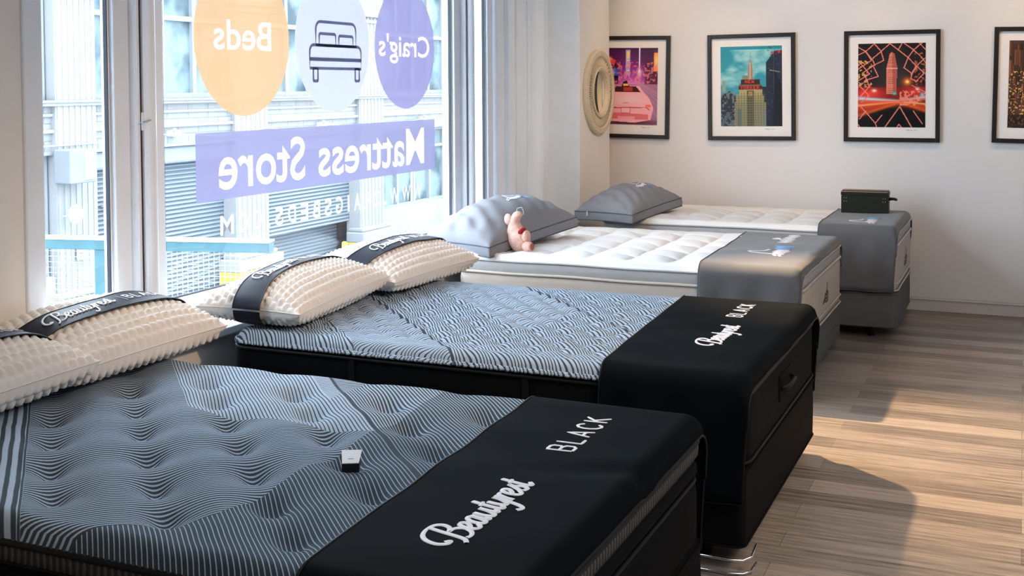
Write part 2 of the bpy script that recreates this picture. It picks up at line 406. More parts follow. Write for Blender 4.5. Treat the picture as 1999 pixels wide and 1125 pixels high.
    m = M('street_window_glass'); n = m.noise(.9, 3); m.color(m.mixc(n.smooth(.4, .6), (.05, .08, .10), (.20, .26, .28))).set(Roughness=.3); m.b.inputs['Specular IOR Level'].default_value = .12; MAT['pane'] = m.m
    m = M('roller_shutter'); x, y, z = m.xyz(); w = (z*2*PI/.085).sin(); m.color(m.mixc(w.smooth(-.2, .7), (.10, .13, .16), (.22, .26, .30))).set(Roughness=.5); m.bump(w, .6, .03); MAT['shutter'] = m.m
    MAT['shutterbox'] = simple('shutter_housing', (.24, .28, .32), .5, .12, 3)
    MAT['teal'] = simple('teal_paint', (.03, .085, .10), .45, .25, 12)
    MAT['wire'] = simple('pale_wire', (.55, .62, .66), .5)
    m = M('street'); n = m.noise(.8, 5); m.color(m.mixc(n, (.17, .20, .23), (.25, .28, .31))).set(Roughness=.7); MAT['street'] = m.m
    MAT['greybox'] = simple('grey_painted_box', (.22, .235, .25), .5, .06, 3)
    MAT['steel'] = simple('galvanised_steel', (.45, .50, .55), .45, .1, 8)
    MAT['redmark'] = simple('red_notice_ink', (.65, .12, .16), .6)
mats()

# ------------------------------------------------------------------ setting
GZ0 = -2.6; YB = 8.6; PX = .30            # back wall, pier face
def struct(name, mb, mat, bevel=0, smooth=False, parent=None):
    o = mb.build(name, mat, parent, smooth=smooth, bevel=bevel)
    if parent is None: o['kind'] = 'structure'
    return o
struct('floor', MB().box(0, 8.2, -5.2, YB, -.12, 0), MAT['floor'])
struct('ceiling', MB().box(-.35, 8.2, -5.2, YB+.2, 3.2, 3.35), MAT['ceiling'])
struct('wall_back', MB().box(-.35, 8.2, YB, YB+.2, -.12, 3.2), MAT['wall'])
struct('wall_right', MB().box(8.0, 8.2, -5.2, YB, 0, 3.2), MAT['wall'])
struct('wall_front', MB().box(0, 8.0, -5.2, -5.0, 0, 3.2), MAT['wall'])
struct('wall_upper_skyblock', MB().box(-.35, 8.2, -5.2, YB+.2, 3.36, 24), MAT['wall'])  # unseen block above the shop, added tall to cut skylight on the facade
# window wall: piers, knee wall, header
struct('wall_street_skyblock', MB().box(-.4, -.36, 8.81, 60, GZ0, 24).box(-.4, -.36, -30, -5.2, GZ0, 24), MAT['pier'])  # thin unseen street walls, added to keep skylight off the facade
PXL, YL = .07, 3.03
wl = MB().box(-.35, PXL, -5.0, YL, 0, 3.2).box(-.35, PX, 7.78, 8.42, 0, 3.2).box(-.35, .0, 8.42, YB, 0, 3.2)
struct('wall_left', wl, MAT['pier'])
struct('wall_sill', MB().box(-.35, .10, YL, 7.78, 0, .575), MAT['white'])
struct('wall_header', MB().box(-.35, PXL, YL, 7.78, 2.95, 3.2), MAT['pier'])
struct('trim_1', MB().box(.0, .20, YL, 7.78, .575, .61), MAT['white'], bevel=.006)     # stool board
# rounded arris strip on the near pier and plaster reveal linings
mb = MB(); mb.box(PXL-.01, PXL+.010, 2.945, 3.034, 0, 2.95); struct('trim_2', mb, MAT['white'], bevel=.008)
struct('trim_3', MB().box(.06, PX-.002, 7.765, 7.785, .61, 2.95), MAT['white'], bevel=.003)
# stepped casing beside the window (far side)
mb = MB()
for a, b, d in ((6.90, 7.02, .05), (7.02, 7.12, .085), (7.12, 7.20, .045), (7.20, 7.29, .065), (7.29, 7.40, .05), (7.40, 7.785, .062)):
    mb.box(-.3, d, a, b, .61, 2.95)
mb.tube([(.06, 7.50, .61), (.06, 7.50, 2.95)], .075, 20)
struct('trim_4', mb, MAT['white'], bevel=.006)
# baseboard
mb = MB().box(-.0, 8.0, YB-.018, YB, 0, .092); mb.box(0, 8.0, YB-.024, YB, .078, .092); struct('baseboard_back', mb, MAT['trim'], bevel=.004)
# windows
def stile(mb, y0, y1):
    mb.box(-.035, .03, y0, y1, .61, 2.95)
win = {1: (3.05, 3.43), 2: (3.71, 6.32), 3: (6.60, 6.80)}
for k, (a, b) in win.items():
    ro = tag(empty('window_%d' % k, (0, (a+b)/2, .61)), None, None, None, 'structure'); cy = (a+b)/2
    sw = .085
    f = MB(); Z = -.61
    f.box(-.035, .03, a-sw-cy, a-cy, 0, 2.34); f.box(-.035, .03, b-cy, b+sw-cy, 0, 2.34)
    f.box(-.035, .03, a-cy, b-cy, 0, .115 if k == 2 else .105); f.box(-.035, .03, a-cy, b-cy, 2.26, 2.34)
    # inner stepped moulding
    f.box(-.02, .012, a-cy, a+.014-cy, .1, 2.27); f.box(-.02, .012, b-.014-cy, b-cy, .1, 2.27); f.box(-.02, .012, a-cy, b-cy, .1, .124)
    f.build('window_frame', MAT['white'], ro, bevel=.006)
    g = MB().box(-.003, .001, a-cy, b-cy, .1, 2.28); g.build('glass_pane', MAT['glass'], ro)
    q = MB(); q.box(-.004, .0135, a+.0140-cy, a+.0175-cy, .12, 2.26); q.box(-.004, .0135, b-.0175-cy, b-.014-cy, .12, 2.26); q.box(-.004, .0135, a-cy+.014, b-cy-.014, .1235, .127)
    q.build('putty_line', MAT['darkline'], ro)
# mullion posts between the sashes
for k, (a, b) in ((6, (3.515, 3.625)), (7, (6.405, 6.515))):
    mb = MB(); mb.box(-.10, .055, a, b, .61, 2.95); c = (a+b)/2
    mb.tube([(.058, c+.01, .61), (.058, c+.01, 2.95)], .034, 20)
    mb.box(-.03, .062, a+.004, a+.022, .61, 2.95)
    o = struct('trim_%d' % k, mb, MAT['white'], bevel=.004)
    MB().box(.05, .0632, a+.022, a+.027, .61, 2.95).build('joint_dark_strip', MAT['darkline'], o)  # dark strip filling the mullion joint
def catch(name, loc, label):
    r = empty(name, loc, label, 'latch')
    MB().box(0, .006, -.012, .012, -.035, .035).build('plate', MAT['white'], r, bevel=.002)
    MB().tube([(.006, 0, 0), (.02, 0, 0)], .006, 10).tube([(.02, -.03, -.004), (.02, .028, .006)], .0055, 8).build('lever', MAT['chrome'], r)
catch('window_latch', (.0635, 3.548, 1.47), 'small metal window latch on the left mullion')

# ------------------------------------------------------------------ window graphics
def disc(mb, cy, cz, r, x, n=72):
    b = len(mb.v); mb.v += [(x, cy+r*math.cos(2*PI*i/n), cz+r*math.sin(2*PI*i/n)) for i in range(n)]; mb.f.append(tuple(range(b, b+n)))
    b = len(mb.v); mb.v += [(x-.0006, cy+r*math.cos(2*PI*i/n), cz+r*math.sin(2*PI*i/n)) for i in range(n)]; mb.f.append(tuple(range(b, b+n))[::-1])
XS = .0028
def cut_sheet(outline, texts, x, name, mat, parent):
    from mathutils.geometry import delaunay_2d_cdt
    vs = [Vector(p) for p in outline]; n = len(vs); es = [(i, (i+1) % n) for i in range(n)]; le = []
    for t in texts:
        bm = bmesh.new(); bm.from_mesh(t.data); bmesh.ops.remove_doubles(bm, verts=bm.verts, dist=2e-5); bm.verts.index_update(); b0 = len(vs)
        vs += [Vector((v.co.y, v.co.z)) for v in bm.verts]
        for e in bm.edges: es.append(tuple(v.index+b0 for v in e.verts))
        for f in bm.faces:
            p = [vs[v.index+b0] for v in f.verts]
            for k in range(1, len(p)-1): le.append((p[0], p[k], p[k+1]))
        bm.free()
    V2, E2, F2 = delaunay_2d_cdt(vs, es, [], 0, 1e-6)[:3]
    A = np.array([[q for p in t for q in p] for t in le])
    def inside(c):
        sg = [(A[:, 2*b_]-A[:, 2*a_])*(c.y-A[:, 2*a_+1])-(A[:, 2*b_+1]-A[:, 2*a_+1])*(c.x-A[:, 2*a_]) for a_, b_ in ((0, 1), (1, 2), (2, 0))]
        return bool(np.any(((sg[0] >= 0) & (sg[1] >= 0) & (sg[2] >= 0)) | ((sg[0] <= 0) & (sg[1] <= 0) & (sg[2] <= 0))))
    fs = [f for f in F2 if not inside(sum((V2[i] for i in f), Vector((0, 0)))/len(f))]
    sheet = mesh(name, [(x, v.x, v.y) for v in V2], fs, mat, parent)
    out = set(fs if isinstance(fs[0], tuple) else map(tuple, fs)); ins = [f for f in map(tuple, F2) if f not in out]
    spans = [(min(v.co.y for v in t.data.vertices)-1e-4, max(v.co.y for v in t.data.vertices)+1e-4) for t in texts]
    for t, (a_, b_) in zip(texts, spans):          # single clean layer of vinyl per word
        mm = t.data.materials[0]; me = bpy.data.meshes.new(t.name)
        g = [f for f in ins if all(a_ <= V2[i].x <= b_ for i in f)]
        me.from_pydata([(x, v.x, v.y) for v in V2], [], g); me.update()
        bm = bmesh.new(); bm.from_mesh(me); bmesh.ops.delete(bm, geom=[v for v in bm.verts if not v.link_faces], context='VERTS'); bm.to_mesh(me); bm.free()
        me.materials.append(mm); t.data = me
    return sheet
def circ(r, n=96): return [(r*math.cos(2*PI*i/n), r*math.sin(2*PI*i/n)) for i in range(n)]
def wtext(text, ya, yb, z, cap, name, mat, parent, bold, x=XS+.002, capu=.70):
    """reads correctly from the street: starts at yb and runs towards ya"""
    return font_mesh(text, lambda u, v, w: (x, yb+(ya-yb)*u, z+v/capu*cap), name, mat, parent, bold)
t = empty('window_decal', (0, 4.277, 1.82), 'orange round window decal with mirrored word Beds', 'window decal')
w = wtext('Beds', -.215, .205, -.05, .130, 'lettering', MAT['vwhite'], t, .016, x=XS)
cut_sheet(circ(.348), [w], XS, 'disc', MAT['vorange'], t)
t = empty('window_decal', (0, 5.02, 1.82), 'pale blue round window decal with a bed symbol', 'window decal')
mb = MB(); disc(mb, 0, 0, .345, XS); mb.build('disc', MAT['vpale'], t)
def rrect(y0, y1, z0, z1, r, corners=(1, 1, 1, 1), n=5):
    p = []
    for (cy, cz, a0, on) in ((y1-r, z1-r, 0, corners[0]), (y0+r, z1-r, 90, corners[1]), (y0+r, z0+r, 180, corners[2]), (y1-r, z0+r, 270, corners[3])):
        if on: p += [(cy+r*math.cos(math.radians(a0+90*k/n)), cz+r*math.sin(math.radians(a0+90*k/n))) for k in range(n+1)]
        else: p.append((cy+(r if cy > (y0+y1)/2 else -r), cz+(r if cz > (z0+z1)/2 else -r)))
    return p+[p[0]]
st = [rrect(-.180, .195, -.012, .105, .04, (1, 1, 0, 0)), rrect(-.150, .0, -.012, .046, .012, (1, 1, 0, 0)), rrect(.03, .165, -.012, .040, .012, (1, 1, 0, 0)),
      rrect(-.235, .245, -.127, -.012, .035, (1, 1, 0, 0)), [(-.235, -.078), (.245, -.078)], [(-.235, -.086), (.245, -.086)],
      rrect(-.205, -.165, -.19, -.127, .006, (0, 0, 1, 1)), rrect(.185, .225, -.19, -.127, .006, (0, 0, 1, 1))]
ribbons(st, .0075, lambda u, v, o: (XS+.0025, u+.01, v), 'bed_symbol', MAT['vline'], t)
t = empty('window_decal', (0, 5.763, 1.82), "periwinkle round window decal with mirrored word Craig's", 'window decal')
w = wtext("Craig's", -.30, .285, -.05, .118, 'lettering', MAT['vwhite'], t, .016, x=XS)
cut_sheet(circ(.345), [w], XS, 'disc', MAT['vpurple'], t)
t = empty('window_banner_decal', (0, 5.018, 1.258), 'periwinkle banner on the window with mirrored words Mattress Store', 'window decal')
w1 = wtext('Mattress', -.155, .955, -.100, .203, 'lettering', MAT['vwhite'], t, .016, x=XS); w2 = wtext('Store', -.935, -.27, -.100, .203, 'lettering', MAT['vwhite'], t, .016, x=XS)
cut_sheet([(-1.086, -.147), (1.089, -.147), (1.089, .148), (-1.086, .148)], [w1, w2], XS, 'banner', MAT['vbar'], t)
t = empty('web_address_decal', (0, 5.0, .955), 'row of frosted mirrored letters WWW.CRAIGSBEDS.COM under the banner', 'window decal')
word = 'WWW.CRAIGSBEDS.COM'; yy = .955; adv = {'W': .135, '.': .062, 'I': .07, 'M': .13}
tot = sum(adv.get(c, .105) for c in word); k = (.955+.93)/tot
for c in word:
    w = adv.get(c, .105)*k; g = {'W': .020, '.': .02, 'I': .028, 'M': .02}.get(c, .022)
    wtext(c, yy-w+g, yy-g+.004, 0, .084, 'letter', MAT['vletter'], t, .020, x=XS)
    yy -= w

# ------------------------------------------------------------------ beds
def edge_drop(d, R):
    d = max(0., min(R, d)); return R*(1-math.sqrt(max(0, 1-((R-d)/R)**2)))
def rr_clamp(x, y, L, Wd, r):
    cx = min(max(x, r), L-r); cy = min(max(y, r), Wd-r); dx, dy = x-cx, y-cy; d = math.hypot(dx, dy)
    if abs(dx) > 0 and abs(dy) > 0:
        if d > r: x, y = cx+dx/d*r, cy+dy/d*r; return x, y, 0.
        return x, y, r-d
    return x, y, min(x, L-x, y, Wd-y)
def vnoise(n=64, seed=1):
    r = np.random.RandomState(seed).rand(n, n)
    def f(x, y):
        xi, yi = int(math.floor(x)), int(math.floor(y)); fx, fy = x-xi, y-yi; fx = fx*fx*(3-2*fx); fy = fy*fy*(3-2*fy)
        a, b, c, d = r[xi % n, yi % n], r[(xi+1) % n, yi % n], r[xi % n, (yi+1) % n], r[(xi+1) % n, (yi+1) % n]
        return (a*(1-fx)+b*fx)*(1-fy)+(c*(1-fx)+d*fx)*fy-.5
    return f
NZ = vnoise()
def tuft_field(px, py, ox, oy, par):
    def f(x, y, ws):
        i, j = (x-ox)/px, (y-oy)/py; out = 0
        for a in range(int(math.floor(i))-1, int(math.floor(i))+3):
            for b in range(int(math.floor(j))-1, int(math.floor(j))+3):
                if (a+b) % 2 != par: continue
                dx, dy = x-(ox+a*px), y-(oy+b*py)
                for amp, rad, el in ws:
                    p, q = (dx+dy)*.7071, (dx-dy)*.7071
                    out += amp*math.exp(-(p*p)/(rad*rad)-(q*q)/(rad*el)**2)
        return out
    return f
def top_panel(L, Wd, zt, R, rc, fn, res, mat, parent, name='top_panel', x1=None):
    nx, ny = int(L/res), int(Wd/res); P = []
    for i in range(nx+1):
        row = []
        for j in range(ny+1):
            x, y, d = rr_clamp(L*i/nx, Wd*j/ny, L, Wd, rc)
            s = min(1, d/.20); row.append((x, y, zt-edge_drop(d, R)+fn(x, y)*s))
        P.append(row)
    return MB().grid(P).build(name, mat, parent, smooth=True)
def pipe(L, Wd, r, off, z, rad, mat, parent, name='piping', wav=None, step=.03):
    lp = rr_loop(L, Wd, r, off, step=step)
    return MB().tube([(x, y, z+(wav(x, y) if wav else 0)) for x, y in lp], rad, 8, closed=True).build(name, mat, parent, smooth=True)
def box_spring(loc, L, Wd, z0, z1, mat, label, group, zf=0, near_strip=False):
    r = empty('box_spring', loc, label, 'bed base')
    loft_rr(L, Wd, .035, [(-.02, z0), (-.004, z0+.006), (0, z0+.02), (.002, (z0+z1)/2), (0, z1-.02), (-.006, z1-.004), (-.03, z1)]).build('body', mat, r, smooth=False)
    pipe(L, Wd, .035, .001, z1-.012, .005, mat, r)
    pipe(L, Wd, .035, .001, z0+.012, .004, mat, r)
    for x in (.16, L/2, L-.16):
        for y in (.14, Wd-.14):
            MB().tube([(x, y, 0), (x, y, z0+.004)], [.022, .030], 14).build('foot', MAT['foot'], r)
    return r
def drape(loc, L, Wd, zt, R, xa_near, xa_far, zb_near, zb_far, mat, pipemat, label, seedk, lift=.006, xe=None, sag=None):
    """foot runner lying over the mattress end; returns root and top height function (local coords)"""
    r = empty('foot_runner', loc, label, 'foot runner')
    o = .016; Rr = R+o; path = []
    z = zb_near
    while z < zt-R-.001: path.append((-o, z)); z += .03
    for k in range(7): a = math.radians(180-90*k/6); path.append((R+Rr*math.cos(a), zt-R+lift+ (Rr-.0)*math.sin(a)-(o)))
    y = R+.03
    while y < Wd-R-.01: path.append((y, zt+lift)); y += .025
    for k in range(7): a = math.radians(90-90*k/6); path.append((Wd-R+Rr*math.cos(a), zt-R+lift+Rr*math.sin(a)-o))
    z = zt-R-.03
    while z > zb_far: path.append((Wd+o, z)); z -= .03
    xe = xe or L+.012; P = []; N = 44
    def topz(x, y):
        yy = min(max(y, 0), Wd); q = zt+lift
        if xe-x < R: q -= edge_drop(max(0, xe-x), R)*1.12
        q += .010*NZ(x*5+seedk, y*6)*min(1, max(0, min(yy, Wd-yy)/.1)) + (sag(x, y) if sag else 0)
        return q
    for i in range(N+1):
        row = []
        for (y, z) in path:
            xa = xa_near+(xa_far-xa_near)*min(1, max(0, y/Wd)); x = xa+(xe-xa)*i/N
            if z > zt-R: zz = z + (topz(x, y)-(zt+lift))
            else: zz = z - (edge_drop(max(0, xe-x), R)*1.12 if z > zt-R-.1 else 0)
            xx = x
            yy = y
            if z < zt-R:
                dep = (zt-R-z); yy += (-1 if y < 0 else 1)*(.004+.006*math.sin(x*31+seedk)+.006*NZ(x*9+3, z*4))*min(1, dep/.1)
                xx -= .02*min(1, dep/.3)*(i/N)
            row.append((xx, yy, zz))
        P.append(row)
    o_ = MB().grid(P).build('cloth', mat, r, smooth=True)
    sd = o_.modifiers.new('solid', 'SOLIDIFY'); sd.thickness = .0035; sd.offset = 1
    mb = MB(); mb.tube([(p[0], p[1], p[2]+.002) for p in P[0]], .0042, 7); mb.tube([(p[0]+.001, p[1], p[2]+.002) for p in P[-1]], .0042, 7)
    mb.tube([P[i][0] for i in range(N+1)], .0042, 7); mb.tube([P[i][-1] for i in range(N+1)], .0042, 7)
    mb.build('edge_piping', pipemat, r, smooth=True)
    return r, topz
def on_runner(topz, base_x, y0, k, extra=.0042):
    # letters run along +Y, their tops point to the head (-X)
    return lambda u, v, off: (base_x-v*k, y0+u*k, topz(base_x-v*k, y0+u*k)+extra+off)

def striped_bed(n, x0, y0, L, Wd, zb, zs, zt, fn, res, mat, lab, layers):
    R = .05
    box_spring((x0, y0, 0), L-.0, Wd, zb, zs, MAT['base'], lab['base'], None)
    r = empty('mattress', (x0, y0, zs), lab['mattress'], 'mattress')
    def off(z): return z-zs
    top_panel(L, Wd, off(zt), R, .09, fn, res, mat, r)
    if layers:   # euro-top: ribbed gusset, seam, smooth rolls
        loft_rr(L, Wd, .09, [(0, off(zt-R)), (.008, off(zt-R-.02)), (.006, off(zt-R-.045)), (-.012, off(zt-R-.06))], cap=False, step=.05).build('ribbed_gusset', MAT['rib'], r, smooth=True)
        loft_rr(L, Wd, .09, [(-.014, off(zt-R-.058)), (.002, off(zt-R-.075)), (.004, off(zt-R-.095)), (-.012, off(zt-R-.112)), (-.002, off(zt-R-.125)), (.002, off(zt-R-.16)), (.002, off(zs+.02)), (-.006, off(zs+.003)), (-.03, off(zs))], cap=True, step=.08).build('border', MAT['black'], r, smooth=True)
        pipe(L, Wd, .09, -.008, off(zt-R-.058), .0055, MAT['blackpipe'], r); pipe(L, Wd, .09, -.004, off(zt-R-.118), .0055, MAT['blackpipe'], r)
    else:
        loft_rr(L, Wd, .09, [(-.004, off(zt-R+.004)), (.003, off(zt-R-.02)), (.004, off((zt+zs)/2)), (.003, off(zs+.03)), (-.006, off(zs+.003)), (-.03, off(zs))], cap=True, step=.08).build('border', MAT['black'], r, smooth=True)
        pipe(L, Wd, .09, .006, off(zs+.02), .005, MAT['blackpipe'], r)
    pipe(L, Wd, .09, .004, off(zt-R-(.008 if layers else .016)), .007, MAT['blackpipe'], r, 'top_piping')
    for x in (.57, 1.28):
        for yy in (-.009, Wd+.003):
            MB().box(x-.012, x+.012, yy, yy+.006, off(zs+.02), off(zt-R-.015)).build('side_strap', MAT['blackpipe'], r, bevel=.002)
    if layers: return r
    cord = MB(); lp = rr_loop(L, Wd, .09, .004, step=.012)
    for ph in (0, PI):
        cord.tube([(x+.003*math.cos(i*1.15+ph), y+.003*math.sin(i*1.15+ph), off(zt-R+.006)+.004*math.sin(i*1.15+ph)) for i, (x, y) in enumerate(lp)], .0062, 6, closed=True)
    cord.build('twisted_cord', mat, r, smooth=True)
    return r
# --- bed 1 (nearest)
B1 = dict(x=.33, y=1.88, L=2.03, W=1.38); zt1 = .645
tf1 = tuft_field(.17, .168, .58-.33, 2.05-1.88, 1)
f1 = lambda x, y: -tf1(x, y, ((.026, .032, 1.6), (.034, .088, 1.25))) + .010*NZ(x*7, y*7)
striped_bed(1, B1['x'], B1['y'], B1['L'], B1['W'], .075, .29, zt1, f1, .0075, MAT['tick1'],
    dict(base='charcoal bed base nearest the camera, under the deeply tufted striped mattress', mattress='grey striped mattress with deep round tufts, nearest the camera'), True)
r1, tz1 = drape((B1['x'], B1['y'], 0), B1['L'], B1['W'], zt1, .05, 1.57, 1.51, .22, .22, MAT['runner'], MAT['blackpipe'],
    'black foot runner with large white lettering on the nearest mattress', 1.3, xe=2.035, sag=lambda x, y: -.03*math.exp(-((y-.66-.4*(x-1.6))/.05)**2)*max(0, (x-1.62)))
st, wd = script_strokes(); ribbons(st, .115, on_runner(tz1, 1.815, .20, .0505), 'script_lettering', MAT['thread'], r1, .5)
st, wd = sans_strokes('BLACK.'[:5], .42); ribbons(st, .062, on_runner(tz1, 1.81, .895, .070), 'block_lettering', MAT['thread'], r1)
# --- bed 2
B2 = dict(x=.33, y=3.71, L=2.05, W=1.38); zt2 = .645
def f2(x, y):
    a, b = (x+.15*y)/.125, y/.080; k = math.floor(b); a += .5*(k % 2)+.1*math.sin(y*9)
    q = (abs(math.sin(PI*a)))**.7*(abs(math.sin(PI*b)))**.7
    return .019*q-.016 + .006*NZ(x*9, y*9)
striped_bed(2, B2['x'], B2['y'], B2['L'], B2['W'], .075, .335, zt2, f2, .0065, MAT['tick2'],
    dict(base='charcoal bed base under the wavy striped mattress', mattress='grey striped mattress with fine wavy quilting, second from the camera'), False)
h = empty('h', (0, 0, 0)); bpy.data.objects.remove(h)
m2 = [o for o in COL.objects if o.name.startswith('mattress')][-1]
mb = MB(); mb.box(B2['L']+.002, B2['L']+.009, .57, .80, .09, .185); mb.build('handle_patch', MAT['black'], m2, bevel=.004)
mb = MB(); mb.tube([(B2['L']+.010, .585, .14), (B2['L']+.028, .61, .14), (B2['L']+.030, .685, .14), (B2['L']+.028, .76, .14), (B2['L']+.010, .785, .14)], .009, 8); mb.build('handle', MAT['blackpipe'], m2, smooth=True)
r2, tz2 = drape((B2['x'], B2['y'], 0), B2['L'], B2['W'], zt2, .05, 1.56, 1.48, .235, .235, MAT['runner'], MAT['blackpipe'],
    'black foot runner with white lettering on the wavy quilted mattress', 4.1, xe=2.067)
st, wd = script_strokes(); ribbons(st, .115, on_runner(tz2, 1.865, .38, .0455), 'script_lettering', MAT['thread'], r2, .5)
st, wd = sans_strokes('BLACK', .42); ribbons(st, .062, on_runner(tz2, 1.83, .945, .062), 'block_lettering', MAT['thread'], r2)
# metal leg bracket at the near foot corner of bed 2, and of bed 1
for (bx, by, lab) in ((B2['x']+B2['L'], B2['y'], 'curved metal bed foot guard under the wavy striped mattress'), (B1['x']+B1['L'], B1['y']+.95, 'metal loop at the foot of the nearest bed')):
    g = empty('foot_guard', (bx, by, 0), lab, 'bed hardware')
    if by < 3: pts = [(.015, -.04, .02), (.02, -.04, .22), (.02, -.02, .30), (.02, .03, .32), (.02, .06, .29), (.02, .06, .02)]
    else: pts = [(-.18, -.022, .055), (-.05, -.024, .052), (.0, -.012, .052), (.022, .02, .055), (.022, .09, .07)]
    MB().tube(pts, .005, 8).build('rail', MAT['chrome'], g, smooth=True)
    if by > 3: MB().tube([(a, b, c*.15) for a, b, c in pts], .004, 8).tube([(-.18, -.022, .0), (-.18, -.022, .055)], .004, 8).build('lower_rail', MAT['chrome'], g, smooth=True)
# --- grey/white beds
def white_bed(x0, y0, L, Wd, zb, zs, zt, lab, seed, step=.235):
    R = .04; rc = .07
    box_spring((x0, y0, 0), L, Wd, zb, zs, MAT['basegrey'], lab['base'], None)
    r = empty('mattress', (x0, y0, zs), lab['mattress'], 'mattress'); o = lambda z: z-zs
    nz = vnoise(64, seed)
    def fn(x, y):
        ax = abs(math.sin(PI*(x-.04)/step)); ay = abs(math.sin(PI*(y-.05)/step))
        puff = (ax*ay)**.35
        return .040*puff-.031 + .012*nz(x*8, y*8)+.006*nz(x*22, y*22)
    top_panel(L, Wd, o(zt), R, rc, fn, .0095, MAT['tickwhite'], r)
    wav = lambda x, y, z: .008*nz(x*3+z*9, y*3) if (x > L-.02) else .003*nz(x*5, y*3)
    loft_rr(L, Wd, rc, [(-.003, o(zt-R+.004)), (.006, o(zt-R-.01)), (.004, o(zt-R-.05)), (-.004, o(zt-R-.07))], cap=False, step=.04, wav=wav).build('topper_border', MAT['greyborder'], r, smooth=True)
    loft_rr(L, Wd, rc, [(-.010, o(zt-R-.066)), (.001, o(zt-R-.078)), (.006, o(zt-R-.11)), (.004, o((zt+zs)/2-.02)), (.004, o(zs+.05)), (.0, o(zs+.01)), (-.03, o(zs))], cap=True, step=.04).build('border', MAT['cream'], r, smooth=True)
    wv = lambda x, y: .006*nz(x*3, y*3+5)
    pipe(L, Wd, rc, .008, o(zt-R+.0), .0055, MAT['greyborder'], r, 'top_piping', wv)
    pipe(L, Wd, rc, .006, o(zt-R-.068), .008, MAT['creampipe'], r, 'roll_piping', wv)
    pipe(L, Wd, rc, .009, o(zs+.055), .004, MAT['creampipe'], r, 'lower_piping', wv)
    pipe(L, Wd, rc, .007, o(zs+.010), .0055, MAT['creampipe'], r, 'bottom_piping', wv)
    # dark embroidered mark on the foot border
    fm = lambda u, v, off: (L+.0075+off, Wd*.56+u, o(zs+.125)+v)
    st = [catmull([(-.10, -.02), (-.05, .0), (-.02, .03), (.0, .015), (.03, .02), (.04, .035)]), catmull([(-.06, -.015), (-.02, .0), (.03, -.005), (.07, .01), (.05, .03), (.02, .03)]), catmull([(.02, .03), (.035, .06), (.03, .085)]), catmull([(-.03, -.02), (.04, -.022), (.07, -.01)])]
    ribbons(st, .0045, fm, 'embroidered_mark', MAT['brownthread'], r)
    return r
B3 = dict(x=.27, y=5.86, L=1.92, W=1.38); zt3 = .665
m3 = white_bed(B3['x'], B3['y'], B3['L'], B3['W'], .075, .275, zt3, dict(base='grey bed base under the white mattress carrying the plush toy', mattress='white quilted mattress with cream border, third from the camera'), 3)
r3, tz3 = drape((B3['x'], B3['y'], 0), B3['L'], B3['W'], zt3+.004, .045, 1.40, 1.35, .30, .30, MAT['greyrun'], MAT['darkgrey'],
    'grey velour foot runner with blue and white logo on the third mattress', 7.7, xe=1.925)
B4 = dict(x=.57, y=7.48, L=1.92, W=.99); zt4 = .705
m4 = white_bed(B4['x'], B4['y'], B4['L'], B4['W'], .075, .305, zt4, dict(base='grey bed base beside the back wall', mattress='white quilted mattress beside the back wall'), 9)
r4, tz4 = drape((B4['x'], B4['y'], 0), B4['L'], B4['W'], zt4+.004, .045, 1.45, 1.44, .31, .33, MAT['greyrun'], MAT['darkgrey'],
    'grey velour foot runner under the small trunk, by the back wall', 2.7, xe=1.925)
def soft_logo(fm, parent, k=1.0, deluxe=True):
    """hump outline with a white and a blue block of tiny script, too small to read in the photograph"""
    hump = [catmull([(-.005, .0), (.02, .012), (.035, .012), (.045, .05), (.058, .085), (.075, .09), (.088, .06), (.1, .05), (.125, .045)])]
    ribbons(hump+[catmull([(-.01, -.012), (.02, -.004), (.06, -.006)])], .0048, fm, 'logo_outline', MAT['thread'], parent)
    def scrawl(x0, x1, z0, h, n):
        pts = []
        for i in range(n*2+1):
            pts.append((x0+(x1-x0)*i/(n*2), z0+(h if i % 2 else 0)+random.uniform(-.15, .15)*h))
        return [catmull(pts, 4)]
    ribbons(scrawl(.03, .125, -.012, .036, 6), .0050, fm, 'logo_white_script', MAT['thread'], parent)
    ribbons(scrawl(.13, .205, -.010, .042, 4), .0055, fm, 'logo_blue_script', MAT['bluethread'], parent)
    if deluxe: ribbons(scrawl(.29, .50, .02, .035, 7), .0045, fm, 'logo_side_script', MAT['thread'], parent)
soft_logo(on_runner(tz3, 1.73, .36, 1.9), r3); soft_logo(on_runner(tz4, 1.76, .10, 1.6), r4, deluxe=False)

